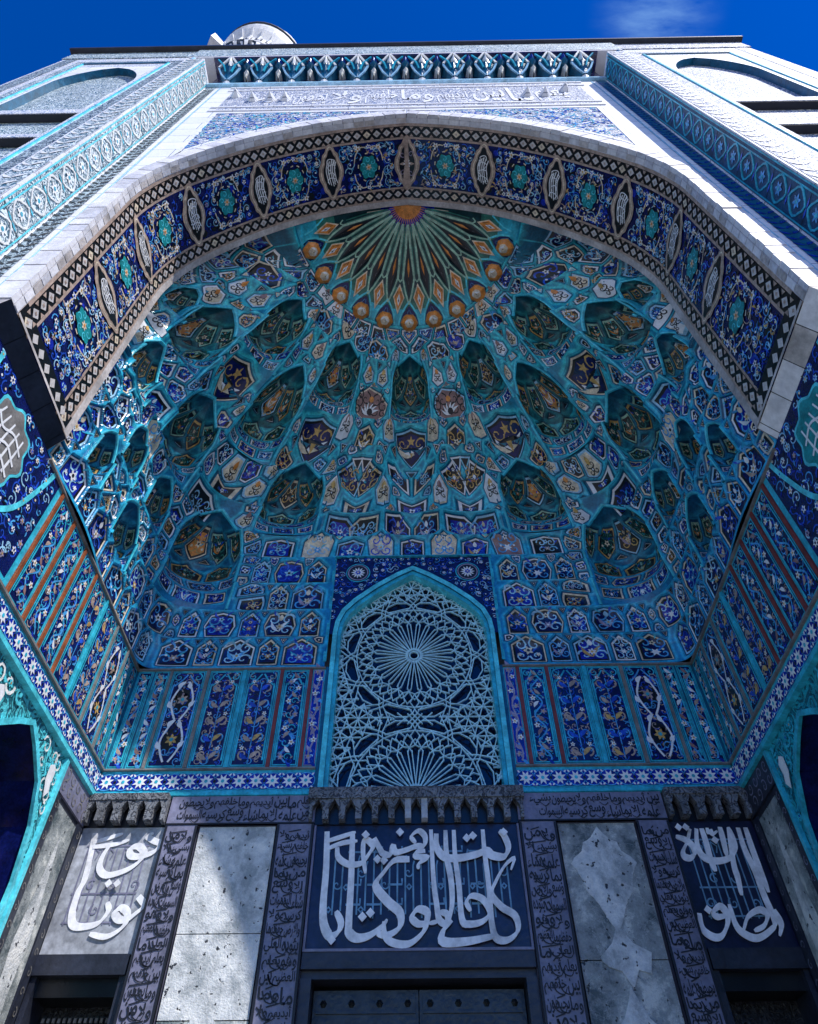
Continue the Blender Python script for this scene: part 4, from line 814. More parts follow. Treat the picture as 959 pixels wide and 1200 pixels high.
# centre bay
t=thing('stalactite_strip','long grey stone strip of small niches under the lattice window','cornice',(0,D,3.13),'stalactite strips over the inscription slabs')
mb=MB(); nb=13; st=2.1/nb; mb.box(-1.07,1.07,D-.12,7.42,3.33,3.44,'grey_stone'); mb.box(-1.05,1.05,D+.0,7.42,3.13,3.33,'black')
for k in range(nb+1):
    xc=-1.05+k*st; mb.box(max(-1.05,xc-.03),min(1.05,xc+.03),D-.10,D,3.14,3.33,'grey_stone' if k not in(6,7) else 'light_niche')
    if k<nb:
        m0=xc+st/2
        for q in (-1,1): mb.add([(m0+q*.05,D-.105,3.33),(m0+q*.05,D-.105,3.25),(m0,D-.105,3.33),(m0+q*.05,D,3.33),(m0+q*.05,D,3.25),(m0,D,3.33)],[(0,1,2),(1,2,5,4)],'grey_stone')
mb.build('niches',t)
t=thing('inscription_slab','wide navy slab with large white Arabic lettering over the central door','stone slab',(0,D,2.1),'inscription slabs over the doors')
mb=MB(); bxs(mb,-.995,.995,2.08,3.128,-.02,'slab_navy'); 
for a,b,c_,d_ in ((-.995,.995,2.08,2.10),(-.995,-.975,2.1,3.12),(.975,.995,2.1,3.12)): mb.box(a,b,D-.01,D+.02,c_,d_,'band_stone')
mb.build('slab',t)
mb=MB(); o=Orn()
for k in range(24):
    xx=-.84+k*.073; z0=2.33+.03*(k%3); o.rib([(xx,z0),(xx,2.86-.05*((k*7)%3)),(xx+.012,2.90-.05*((k*7)%3))],.015,'letter_pale',.006)
    if k%3==1: o.spiral(xx+.03,2.70-.1*(k%2),.04,0,1,-1,'letter_pale',.013,.007)
for z in (2.44,2.60,2.88):
    for k in range(9):
        if (k*5+int(z*100))%4: o.rib([(-.84+k*.19,z),(-.84+k*.19+.13,z),(-.84+k*.19+.13,z+.05)],.018,'letter_pale',.007)
for k in range(12):
    x=-.8+k*.145; z=2.40+.18*(k%2); o.poly([(x-.03,z),(x,z-.03),(x+.03,z),(x,z+.03)],'letter_pale',.008); o.poly([(x-.013,z),(x,z-.013),(x+.013,z),(x,z+.013)],'slab_navy',.010)
o.emit(mb,bk(D+.02)); mb.build('fine_lettering',t)
mb=MB(); o=Orn()
for i,s in enumerate(CAL_C): o.rib(smooth_line(s[1:],5),s[0]*1.2,'letter',.010+.0022*i,sl=.002,th=.008,nib=.87,w1=lambda q: .4+.6*math.sin(PI*min(1,max(0,q*.94+.06)))**.35)
for s in DOT_C:
    x,z=s[1]; r=.040; o.poly([(x-r,z),(x,z-r),(x+r,z),(x,z+r)],'letter',.052,.008)
o.emit(mb,bk(D+.02)); mb.build('lettering',t)
t=thing('double_door','dark carved double door with a row of studs, set deep under the central slab','door',(0,7.3,ZG),'doors at the foot of the portal')
mb=MB(); bxs(mb,-.995,.995,1.96,2.078,.0,'dark_stone'); bxs(mb,-.995,.995,1.90,1.958,-.05,'dark_stone'); mb.box(-.995,-.9,D+.02,7.42,ZG,1.90,'dark_stone'); mb.box(.9,.995,D+.02,7.42,ZG,1.90,'dark_stone'); mb.build('door_frame',t)
for sg in (-1,1):
    mb=MB(); x0,x1=sorted((sg*.004,sg*.89)); mb.box(x0,x1,7.20,7.26,ZG,1.86,'metal_dark')
    mb.box(x0+.03,x1-.03,7.185,7.2,1.70,1.83,'metal_dark'); xa,xb=x0+.10,x1-.10; mb.box(xa,xb,7.185,7.2,.6,1.62,'door_wood'); mb.box(xa,xb,7.185,7.2,-1.4,.5,'door_wood'); lf=mb.build('leaf',t)
    mb=MB(); o=Orn()
    for k in range(5):
        for r_ in range(7): o.spiral(xa+.06+k*(xb-xa-.12)/4,1.56-.15*r_,.05,r_+k,1.2,(-1)**(k+r_),'grey_bar',.010,.004)
    o.rib([(xa+.015,.62),(xa+.015,1.605),(xb-.015,1.605),(xb-.015,.62)],.014,'grey_bar',.005); o.emit(mb,bk(7.184)); mb.build('carving',lf)
    for k in range(4):
        x=x0+.09+k*(x1-x0-.18)/3; mb=MB()
        for q in range(6):
            a=q*PI/3;b=(q+1)*PI/3; mb.add([(x,7.15,1.765),(x+.03*math.cos(a),7.185,1.765+.03*math.sin(a)),(x+.03*math.cos(b),7.185,1.765+.03*math.sin(b))],[(0,1,2)],'metal_dark')
        mb.build('stud',lf)
# ================================================================ lattice window
win=thing('lattice_window','pointed window with turquoise frame and carved star lattice over dark glass','window',(0,D,3.45))
def clip_out(out,ins,y0):
    return out
mb=MB(); n=len(WO)
O3=np.array([(x,D-.045,z) for x,z in WO]); O2=np.array([(x,D+.0,z) for x,z in WO]); I3=np.array([(x,D-.045,z) for x,z in WI]); 
WM=[((a[0]*.45+b[0]*.55),(a[1]*.45+b[1]*.55)) for a,b in zip(WO,WI)]
M3=np.array([(x,D-.045,z) for x,z in WM]); M4=np.array([(x,D-.015,z) for x,z in WM]); I4=np.array([(x,D-.015,z) for x,z in WI]); I5=np.array([(x,D+.20,z) for x,z in WI])
for A_,B_,m in ((O2,O3,'turq_flat'),(O3,M3,'turq_light'),(M3,M4,'turq_deep'),(M4,I4,'turq_flat'),(I4,I5,'turq_light')):
    mb.add(np.vstack([A_,B_]),[(i,i+1,n+i+1,n+i) for i in range(n-1)],m)
mb.box(-1.0,1.0,D-.05,D+.2,3.44,3.475,'turq_flat'); mb.build('frame',win)
mb=MB(); mb.add([(x,D+.19,z) for x,z in WI],[tuple(range(n))],'window_glass'); mb.build('pane',win)
WIa=np.array(WI); segs=[]
def seg(a,b,w=.017): segs.append((np.array(a,float),np.array(b,float),w))
CEN=[(0,5.15),(0,3.47)]
for cx,cz in CEN:
    p=lambda r,a: (cx+r*math.sin(R(a)),cz+r*math.cos(R(a)))
    for k in range(24):
        a=15*k
        for q in (-1,1):
            seg(p(.115,a),p(.455,a+q*4.6),.014); seg(p(.455,a+q*4.6),p(.50,a+q*7.5),.014)
            seg(p(.50,a+7.5),p(.585,a+7.5+q*5.2),.014); seg(p(.585,a+7.5+q*5.2),p(.66,a+7.5),.014)
            seg(p(.53,a),p(.585,a+q*2.6),.013); seg(p(.585,a+q*2.6),p(.64,a+q*4.5),.013); seg(p(.64,a+q*4.5),p(.715,a),.013)
        seg(p(.70,a),p(.70,a+15),.016); seg(p(.50,a+7.5),p(.53,a),.012); seg(p(.50,a-7.5),p(.53,a),.012)
        seg(p(.60,a),p(.56,a+4),.011); seg(p(.60,a),p(.56,a-4),.011)
        seg(p(.115,a),p(.075,a+7.5),.018); seg(p(.075,a+7.5),p(.115,a+15),.018); seg(p(.055,a),p(.055,a+15),.022)
    for k in range(12):
        a=30*k+15
        seg(p(.73,a-11),p(.73,a+11),.016); seg(p(.82,a-9),p(.845,a),.016); seg(p(.845,a),p(.82,a+9),.016)
        for q in (-1,1):
            seg(p(.73,a+q*11),p(.775,a+q*13),.015); seg(p(.775,a+q*13),p(.82,a+q*9),.015); seg(p(.70,a+q*7.5),p(.73,a+q*11),.013)
            seg(p(.775,a+q*13),p(.90,a+q*20),.015); seg(p(.82,a+q*9),p(.93,a+q*3),.015); seg(p(.72,a+q*15),p(.775,a+q*13),.013)
def outside_all(P): return min(math.hypot(P[0]-cx,P[1]-cz) for cx,cz in CEN)
fill=[]
for ang in (0,36,72,108,144):
    c,s=math.cos(R(ang)),math.sin(R(ang))
    for k in range(-32,33):
        d=k*.118+.02; base=np.array([0,4.31])+d*np.array([-s,c]); fill.append((base-3*np.array([c,s]),base+3*np.array([c,s])))
o=Orn()
def emit_seg(a,b,w,test):
    L=np.hypot(*(b-a)); n=max(2,int(L/.012)); T_=np.linspace(0,1,n+1); ok=[test(a+(b-a)*t) for t in T_]; i=0
    while i<=n:
        if ok[i]:
            j=i
            while j<n and ok[j+1]: j+=1
            if j>i: 
                e=.4*w/L; o.rib([a+(b-a)*(T_[i]-e),a+(b-a)*(T_[j]+e)],w*.8,'lattice_glaze',.0+rnd.uniform(0,.001),th=.022)
            i=j+1
        else: i+=1
ins=lambda p: sdist([p],WIa)[0]>-.005 and p[1]>3.475
for a,b,w in segs: 
    if min(ins(a),ins(b)): o.rib([a-(b-a)*.15*w/.014*.3,b+(b-a)*.05],w*.8,'lattice_glaze',rnd.uniform(0,.0012),th=.022)
    else: emit_seg(a,b,w,ins)
T0=lambda p: p[1]>3.475 and abs(p[0])<.91 and outside_all(p)>.865 and ins(p)
for a,b in fill: emit_seg(a,b,.014,T0)
mb=MB(); o.emit(mb,bk(D+.10)); mb.build('lattice',win)

# ================================================================ stalactite vault
vault=thing('stalactite_vault','deep stalactite vault of turquoise ribs and dark blue floral tile cells above the niche','vault',(0,YB,4.9))
PR=[(4.9,3.28),(6.7,3.28),(7.4,3.12),(8.1,2.85),(8.8,2.5),(9.4,2.15),(9.9,1.85),(10.4,1.7)]
ALC=[]   # a0, zb, h, half width deg, depth
for k in (-2,-1,0,1,2): ALC.append((30*k,8.78,1.16,8.0,.60))
for k in (-75,-45,45,75): ALC.append((k,8.0,1.16,6.8,.60))
for k in (-60,-30,30,60): ALC.append((k,7.08,1.14,6.4 if abs(k)==30 else 7.0,.56))
for k in (-43,43): ALC.append((k,5.80,1.5,6.6,.50))
for k in (-80,80): ALC.append((k,6.9,.95,5.0,.34))
for a_,z_,h_,w_,d_ in ((62,5.30,.80,4.4,.42),(70.5,6.02,.78,4.0,.42),(57,6.28,.72,3.6,.38),(78.5,5.35,.72,3.4,.34),(84,8.35,.7,3.2,.3)):
    for q in (-1,1): ALC.append((q*a_,z_,h_,w_,d_))
TB=[4.92,5.36,5.78,6.22,6.68,7.05,7.42,7.95,8.45,9.2,9.95,10.41]
def sstep(x): x=np.clip(x,0,1); return x*x*(3-2*x)
def alc_shape(t): return np.where(t<.55,1,np.clip(1-((np.clip(t,.55,1)-.55)/.45)**1.8,0,1)**.75)
TBm=np.array([4.92,5.36,5.78,6.22,6.68,7.04,7.42,7.96,8.42,8.82,9.26,9.68,10.06,10.41])
def macro(a,z):
    q=np.abs(((a/15+.5)%1)-.5)*2                      # 0 on the cell axes, 1 on the ridges between
    up=sstep((z-6.7)/.5)*(1-sstep((z-10.0)/.35))
    zt_=z+.10*(1-q)*up*0
    i=np.clip(np.searchsorted(TBm,z,'right')-1,0,len(TBm)-2); fr_=(z-TBm[i])/(TBm[i+1]-TBm[i])
    d=-(.045+.055*up)*fr_**1.6                        # each tier leans over the one below
    d=d+.15*up*(1-q**2)*(.55+.45*np.sin(PI*np.clip(fr_,0,1)))
    zz=sstep((z-8.0)/.6)*(1-sstep((z-10.0)/.35)); d=d-.06*zz*np.clip(np.cos(2*PI*(a-15)/30),0,1)
    return d
def vr(a,z):
    Rz=np.interp(z,[p[0] for p in PR],[p[1] for p in PR]); p=np.interp(z,[4.9,6,9],[30,8,2]); ar=np.radians(a)
    r=Rz/(np.abs(np.sin(ar))**p+np.abs(np.cos(ar))**p)**(1/p)
    R9=np.interp(z,AP[:,1],AP[:,0])+.10; w=sstep((np.abs(a)-60)/30); R9=np.where(z>10.3,1.8,R9)
    return r*(1-w)+np.maximum(R9,1.75)*w
def vmap(a,z,dr):
    r=vr(a,z)+dr; ar=np.radians(a); zs=z+.35*(1-np.cos(ar))*np.clip((z-9)/1.4,0,1)
    return np.stack([r*np.sin(ar),YB+r*np.cos(ar),zs],1)
cells=[]; seen=set()
def in_alc(a,z,marg=1.12):
    for a0,zb,h,w,Dm in ALC:
        t=(z-zb)/h
        if -.05<t<1.06 and abs(a-a0)<max(.3,float(alc_shape(np.array(min(max(t,0),1)))))*w*marg: return True
    return False
for ty,pl in TEMPLATE:
    P=np.array(pl); c=P.mean(0)
    for k in range(-4,5):
        for s in (-1,1):
            Q=P*np.array([s,1])+np.array([30*k,0]); ca_,cz=Q.mean(0)
            key=(round(ca_/1.2),round(cz,1),ty)
            if key in seen or abs(Q[:,0]).max()>89: continue
            if any((kk[2]==ty and abs(kk[0]*1.2-ca_)<1.6 and abs(kk[1]-cz)<.06) for kk in seen): continue
            fr_=sum(in_alc(x,z) for x,z in Q)/len(Q)
            if in_alc(ca_,cz) or fr_>.34: continue
            seen.add(key); cells.append((ty,Q))
rows=[4.95,5.36,5.78,6.22,6.66]
def wall_az(u):  # u>0 distance from the centre line along back wall, then along the side wall
    return math.degrees(math.atan2(u,3.28)) if u<3.28 else math.degrees(math.atan2(3.28,3.28-(u-3.28)))
for j in range(4):
    z0,z1=rows[j],rows[j+1]; h=z1-z0; u=1.15; i=j
    while u<6.15:
        wd=.46 if i%2==0 else .30
        if abs((u+wd/2)-3.28)<.30: u+=.14; 
        q=[(u+.02,z0+.02),(u+wd-.02,z0+.02),(u+wd-.02,z0+h*.66),(u+wd/2,z1-.02),(u+.02,z0+h*.66)]
        if j%2==1 and i%2==0: q=[(u+.07,z0+.03),(u+wd-.07,z0+.03),(u+wd-.02,z0+h*.45),(u+wd-.07,z1-.07),(u+wd/2,z1-.03),(u+.07,z1-.07),(u+.02,z0+h*.45)]
        for s in (-1,1):
            Q=np.array([(s*wall_az(x),z) for x,z in q])
            if not in_alc(*Q.mean(0)) and sum(in_alc(x,z) for x,z in Q)<2: cells.append(('house2' if i%2==0 else 'houseb',Q))
        # small triangles in the valleys
        if j<3:
            for s in (-1,1):
                Q=np.array([(s*wall_az(u+dx),z) for dx,z in ((wd-.055,z1-.03),(wd+.055,z1-.03),(wd,z0+h*.72))])
                if not in_alc(*Q.mean(0),1.1): cells.append(('tri',Q))
        u+=wd; i+=1
# side walls above the straight rows: elongated hexagons near the arch
for s in (-1,1):
    pass
BUMP={'tear','drop'}
CG=[]
for ty,Q in cells:
    c=Q.mean(0); k=float(vr(np.array([c[0]]),np.array([c[1]]))[0])*PI/180
    if c[1]<6.72 and abs(c[0])<20: continue
    L=(Q-c)*np.array([k,1])*(1.06 if c[1]>6.7 else 1.0); n=len(L); inr=float(sdist([(0,0)],L)[0])
    if inr<.008: continue
    CG.append((ty,c,k,L,inr))
# fill the free surface between the designed cells with small irregular cells
def clip(P,p,n):   # keep the side (x-p).n<=0
    out=[]
    for i in range(len(P)):
        a,b=P[i],P[(i+1)%len(P)]; da=(a-p)@n; db=(b-p)@n
        if da<=0: out.append(a)
        if (da<0)!=(db<0) and abs(da-db)>1e-12: out.append(a+(b-a)*da/(da-db))
    return out
BP=[]
for ty,c,k,L,inr in CG:
    for i in range(len(L)):
        a,b=L[i],L[(i+1)%len(L)]; m=max(1,int(np.hypot(*(b-a))/.035))
        for t in range(m): q=a+(b-a)*t/m; BP.append((c[0]+q[0]/k,c[1]+q[1]))
for a0,zb,h,w,Dm in ALC:
    for t in np.linspace(0,1,34):
        s_=float(alc_shape(np.array(t)))*w
        for q in (-1,1): BP.append((a0+q*s_,zb+t*h))
    for q in np.linspace(-1,1,16): BP.append((a0+q*w,zb))
BP=np.array(BP); hole=[(c,k,L) for ty,c,k,L,inr in CG]
def kk_(a,z): return float(vr(np.array([a]),np.array([z]))[0])*PI/180
def free(a,z):
    if in_alc(a,z,1.0): return -1,np.zeros((0,2)),kk_(a,z)
    k=kk_(a,z); near=(np.abs(BP[:,0]-a)*k<.4)&(np.abs(BP[:,1]-z)<.4); B_=(BP[near]-[a,z])*[k,1]
    d=np.hypot(B_[:,0],B_[:,1]).min() if len(B_) else .4
    for c,kc,L in hole:
        if abs(c[1]-z)<.35 and abs(c[0]-a)*k<.4 and inside([((a-c[0])*kc,z-c[1])],L)[0]: return -1,B_,k
    return d,B_,k
RIB=.026; seeds=[]
def ok_pos(a,z,m):
    if not(4.97+m<z<10.36-m and a<88.6) or (a>86 and z>9.8): return False
    x=math.sin(R(a))*vr(np.array([a]),np.array([z]))[0]
    return not (z<6.72+m and x<1.13+m and a<40)
SEEDS=[]
for (md,mf,dz,da_) in ((.27,.125,.09,.10),(.20,.095,.06,.07),(.13,.062,.05,.06)):
    z=5.0; j=0
    while z<10.34:
        k=kk_(15,z); a=(.5 if j%2 else 0)*da_/k
        a=0 if a==0 and z>6.8 else max(a,.6*md/k)
        while a<88.5:
            if ok_pos(a,z,.03):
                k2=kk_(a,z)
                if (a==0 or a*k2>=md*.5) and all(((a-s[0])*k2)**2+(z-s[1])**2>=(max(md,(md+s[2])/2))**2 for s in SEEDS if abs(s[1]-z)<.25):
                    d,_,_k=free(a,z)
                    if d>mf: SEEDS.append((a,z,md))
            a+=da_/kk_(a,z)
        z+=dz; j+=1
allS=SEEDS+[(-a,z,m) for a,z,m in SEEDS if a>0]; SA=np.array([(a,z) for a,z,m in allS])
NEW=[]
for a,z,md in SEEDS:
    d,B_,k=free(a,z); Pp=[np.array(p,float) for p in ((-.17,-.17),(.17,-.17),(.17,.17),(-.17,.17))]
    for b in sorted(B_.tolist(),key=lambda q:q[0]**2+q[1]**2):
        b=np.array(b); l=np.hypot(*b)
        if l<.3: Pp=clip(Pp,b-b/l*RIB,b/l)
        if len(Pp)<3: break
    S2=(SA-[a,z])*[k,1]
    for b in S2:
        l=np.hypot(*b)
        if 1e-6<l<.5 and len(Pp)>2: Pp=clip(Pp,b/2-b/l*RIB/2,b/l)
    for p,n_ in (((0,4.955-z),(0,-1)),((0,10.375-z),(0,1)),(((89-a)*k,0),(1,0))): Pp=clip(Pp,np.array(p,float),np.array(n_,float)) if len(Pp)>2 else Pp
    if z<6.9 and a<40:
        xw=(1.12-math.sin(R(a))*vr(np.array([a]),np.array([z]))[0])/max(.3,math.cos(R(a)))
        if z<6.72: Pp=clip(Pp,np.array([xw,0]),np.array([-1.,0])) if len(Pp)>2 else Pp
        elif a*k<1.3: Pp=clip(Pp,np.array([0,6.735-z]),np.array([0,-1.])) if len(Pp)>2 else Pp
    if len(Pp)<3: continue
    # drop near-duplicate corners
    Q=[Pp[0]]
    for q in Pp[1:]:
        if np.hypot(*(q-Q[-1]))>.014: Q.append(q)
    if np.hypot(*(Q[0]-Q[-1]))<.014: Q.pop()
    if len(Q)<3: continue
    Q=np.array(Q); cc=Q.mean(0); L=Q-cc; inr=float(sdist([(0,0)],L)[0])
    if inr<.022: continue
    ia=in_alc(a,z); t_=rnd.random()
    if ia: continue
    if inr<.042: ty='tri'
    elif ia:
        al=min(ALC,key=lambda q: abs(q[0]-a)*k+abs(q[1]+q[2]*.5-z)); up_=(z-al[1])/al[2]
        ty=('green2' if t_<.7 else 'gold') if up_>.45 else 'houseb'
    else: ty='blue' if t_<.42 else 'houseb' if t_<.7 else 'dark' if t_<.82 else ('tear' if z>7 else 'flower')
    NEW.append((ty,np.array([a+cc[0]/k,z+cc[1]]),k,L,inr))
    if a>0: NEW.append((ty,np.array([-(a+cc[0]/k),z+cc[1]]),k,(L*[-1,1])[::-1].copy(),inr))
CG+=NEW
print('cells',len(CG))

def dig(ty,sd,inr):
    r=sstep((sd+.018)/.036)
    if ty in BUMP: return .018*r-.05*np.clip(sd/max(inr,.03),0,1)**.8
    if ty=='tri': return .022*r
    if ty=='pink': return .03*r-.04*np.clip(sd/inr,0,1)
    return .030*r+.035*(1-np.exp(-np.clip(sd,0,1)/.07))*np.clip(inr/.12,.3,1)
# base surface
NA=741; az=np.linspace(-90,90,NA); zz=np.unique(np.round(np.concatenate([np.arange(4.92,10.41,.0185),TB,np.array(TB[1:-1])+.004]),4))
A2,Z2=np.meshgrid(az,zz); Dg=macro(A2.ravel(),Z2.ravel()).reshape(A2.shape); SD=np.full(A2.shape,-1.)
for ty,c,k,L,inr in CG:
    a_lo,a_hi=c[0]+L[:,0].min()/k-2.5,c[0]+L[:,0].max()/k+2.5; i0,i1=np.searchsorted(az,[a_lo,a_hi]); j0,j1=np.searchsorted(zz,[c[1]+L[:,1].min()-.11,c[1]+L[:,1].max()+.11])
    if i1<=i0 or j1<=j0: continue
    sub=np.stack([((A2[j0:j1,i0:i1]-c[0])*k).ravel(),(Z2[j0:j1,i0:i1]-c[1]).ravel()],1); sd=sdist(sub,L).reshape(j1-j0,i1-i0)
    m=sd>-.018; Dg[j0:j1,i0:i1]+=np.where(m,dig(ty,sd,inr),0); SD[j0:j1,i0:i1]=np.maximum(SD[j0:j1,i0:i1],sd)
Pv=vmap(A2.ravel(),Z2.ravel(),Dg.ravel())
AT=np.linspace(0,1,60); AS=alc_shape(AT)
tiers=[]
for t in range(len(TB)-1):
    j0=int(np.searchsorted(zz,TB[t]-1e-5)); j1=int(np.searchsorted(zz,TB[t+1]+.0045-1e-5)) if t<len(TB)-2 else len(zz)-1
    j1=min(j1,len(zz)-1)
    idx=np.arange(j0*NA,(j1+1)*NA); P=Pv[idx]; S_=SD.ravel()[idx]; F=[]
    lowwin=zz[j0]<6.68
    for j in range(j1-j0):
        zc=zz[j0+j]
        for i in range(NA-1):
            if zc<6.675 and abs(P[j*NA+i,0])<1.07 and abs(az[i])<40: continue
            F.append((j*NA+i,j*NA+i+1,(j+1)*NA+i+1,(j+1)*NA+i))
    Fa=[]
    for q in F:
        a_=az[q[0]%NA]; z_=zz[j0+q[0]//NA]; dk=False
        for a0,zb,h,w,Dm in ALC:
            tt=(z_-zb)/h
            if .03<tt<.985 and abs(a_-a0)<float(np.interp(tt,AT,AS))*w-.35: dk=True;break
        if not dk: Fa.append(q)
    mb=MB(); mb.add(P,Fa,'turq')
    tiers.append(mb.build('tier',vault,False,S_.tolist()))
# tile panels
def motif(o,ty,L,inr):
    y0,y1=L[:,1].min(),L[:,1].max(); r=inr; x0,x1=L[:,0].min(),L[:,0].max(); hw=(x1-x0)/2; hh=(y1-y0)/2; cy=(y0+y1)/2
    if ty=='tri':
        o.poly(L*.55,'black',.010); o.disc(0,0,r*.3,'cream',.012,5); return
    if ty in('tear','drop'):
        for q in (-1,1):
            o.spiral(q*r*.42,-r*.35,r*.42,PI/2,1.1,q,'black',r*.16,.012,10); o.spiral(q*r*.3,r*.35,r*.3,-PI/2,1,q,'black',r*.13,.012,9)
        o.drop(0,r*.9,r*1.1,r*.7,rnd.choice(('orange','gold','pink')),.011); o.disc(0,-r*.2,r*.25,'black',.013,7); o.disc(0,-r*.2,r*.12,'white_glaze',.015,6); return
    if ty=='pink':
        for q in (-1,1):
            for a,b,s in ((.45,.4,.42),(.42,-.25,.40),(1.0,.1,.38),(1.0,-.35,.25),(.95,.55,.25)): o.spiral(q*r*a,r*b,r*s,PI/2,1.1,q,'black',r*.09,.012,11)
            for k in range(3): o.leaf(0,-r*.55,PI/2-q*(.25+.4*k),r*.8,r*.16,'white_glaze',.014)
        o.disc(0,-r*.35,r*.22,'black',.016,8); o.disc(0,r*.45,r*.2,'orange',.013,7); return
    if ty in('big',):
        o.drop(0,-r*.35,r*1.1,r*1.5,'black',.010,-1)
        for q in (-1,1):
            o.leaf(0,-r*.75,PI/2-q*.75,r*1.15,r*.36,'white_glaze',.013); o.leaf(0,-r*.75,PI/2-q*1.25,r*1.0,r*.26,'cream',.014); o.spiral(q*r*.55,r*.35,r*.35,0,1,q,'gold',r*.09,.012,10)
        o.star(0,r*.55,r*.28,'gold',5,.45,.013,PI/2,None); o.leaf(0,-r*.8,PI/2,r*1.0,r*.3,'gold',.015,0); return
    if ty=='flower':
        for q in (-1,1): o.leaf(0,-r*.1,PI/2-q*1.2,r*1.5,r*.3,'blue',.011); o.spiral(q*r*1.1,r*.1,r*.4,0,1,q,'sky_glaze',r*.12,.011,9)
        o.flower(0,-r*.1,r*.62,'white_glaze','black',rnd.choice((4,5)),.013); return
    vine={'green':'green_mid','green2':'green_mid','gold':'gold','dark':'gold'}.get(ty,rnd.choice(('sky_glaze','blue','sky_glaze','pale_glaze')))
    fl={'green':'cream','green2':'green_pale','gold':'cream'}.get(ty,rnd.choice(('white_glaze','white_glaze','pale_glaze','cream')))
    ac={'green':'orange','green2':'gold','dark':'orange'}.get(ty,rnd.choice(('taupe','gold','lilac','white_glaze','sky_glaze')))
    e=max(hw,hh)/max(r,.01)
    v=hh>=hw*.9
    def T(x,y): return (x,y+cy*.4) if v else (y,x*.9+cy*.3)
    for q in (-1,1):
        for t in ((-.45,.45) if e<1.7 else (-.9,0,.9)):
            x,y=T(q*r*.48,t*r); o.spiral(x,y,r*.42,rnd.choice((0,PI/2,PI)),rnd.uniform(.9,1.3),q if v else -q,vine,r*.13,.010,11)
            x,y=T(q*r*.25,(t+.3)*r); o.leaf(x,y,PI/2-q*.9,r*.5,r*.14,rnd.choice((vine,'blue','turq_flat')),.012)
    z=rnd.choice((0,1,2))
    if z==0: o.flower(0,cy*.4,r*.36,fl,'black',5,.014); [o.flower(q*r*.62,cy*.4-r*.35,r*.17,fl,None,5,.014) for q in (-1,1)]
    elif z==1: o.star(0,-r*.3,r*.34,ac,6,.5,.013,0,'white_glaze'); o.flower(0,r*.5,r*.22,fl,'black',5,.014); [o.disc(q*r*.5,-r*.1,r*.1,fl,.013,5) for q in (-1,1)]
    else:
        for q in (-1,1): o.leaf(0,-r*.6,PI/2-q*.6,r*1.1,r*.25,ac,.012)
        o.flower(0,-r*.15,r*.3,fl,'gold',6,.015); o.drop(0,r*.6,r*.5,r*.35,fl,.013)
    if e>1.7:
        for t in (-1,1): x,y=T(0,t*r*1.3); o.flower(x,y,r*.2,fl,'black',5,.014)
BG={'navy':('navy','black'),'blue':('navy','navy','royal','black'),'houseb':('navy','royal','navy'),'house2':('navy','navy','royal'),'house':('pink','cream'),'green':('green_dark',),'green2':('green_dark','black'),'gold':('black','orange'),'dark':('black','navy'),'big':('navy',),'flower':('royal','navy'),'tear':('cream','cream','white_glaze'),'drop':('white_glaze','cream'),'tri':('cream','turq_light','turq_light','pale_glaze'),'pink':('pink',)}
# deep pointed alcoves, each lined with its own rows of cells
def panel_mesh(mb,fn,L,inr,ty):
    B=[]
    for i in range(len(L)):
        a,b=L[i],L[(i+1)%len(L)]; m=max(1,int(np.hypot(*(b-a))/.045)); B+= [a+(b-a)*t/m for t in range(m)]
    B=np.array(B); n=len(B)
    wl=.013 if inr>.05 else .008
    f0=min(.4,.009/inr); f1=min(.7,(.009+wl)/inr)
    rings=[f0,f1,min(.85,f1+.02/inr)]+([.55,.8] if f1+.02/inr<.5 else [.9])
    rings=[rings[0],rings[1]]+sorted(x for x in rings[2:] if x>rings[1]+.02)
    R_=[fn(B*(1-f),.006 if i<2 else .005) for i,f in enumerate(rings)]; m0=rnd.choice(('pale_glaze','white_glaze','cream') if ty not in('green','green2') else ('green_pale','green_pale','gold')); bg=rnd.choice(BG[ty])
    mb.add(np.vstack([R_[0],R_[1]]),[(i,(i+1)%n,n+(i+1)%n,n+i) for i in range(n)],m0)
    bgm=['black' if ty not in('tear','drop','tri','house','pink') else bg]+[bg]*9
    for j in range(1,len(R_)-1): mb.add(np.vstack([R_[j],R_[j+1]]),[(i,(i+1)%n,n+(i+1)%n,n+i) for i in range(n)],bgm[j-1])
    mb.add(np.vstack([R_[-1],fn(np.zeros((1,2)),.005)]),[(i,(i+1)%n,n) for i in range(n)],bg)
    o2=Orn(); motif(o2,ty,L,inr); o2.emit(mb,fn)
LAY=[('blue',[(-20,.03),(20,.03),(20,.19),(-20,.19)]),('blue',[(25,.05),(62,.09),(62,.21),(25,.19)]),
 ('houseb',[(2.5,.225),(38,.235),(44,.31),(38,.40),(2.5,.40)]),('houseb',[(46,.25),(82,.27),(82,.40),(51,.41)]),
 ('green2',[(-23,.43),(23,.43),(26,.53),(0,.625),(-26,.53)]),('green2',[(28,.43),(66,.44),(68,.55),(47,.62),(30,.55)]),('tri',[(71,.44),(86,.46),(84,.58)]),
 ('gold',[(0,.655),(22,.735),(10,.93),(-10,.93),(-22,.735)]),('green',[(42,.64),(58,.71),(52,.90),(20,.91),(27,.74)]),('green',[(72,.60),(86,.66),(85,.86),(62,.88),(63,.71)]),('tri',[(10,.655),(34,.645),(23,.70)])]
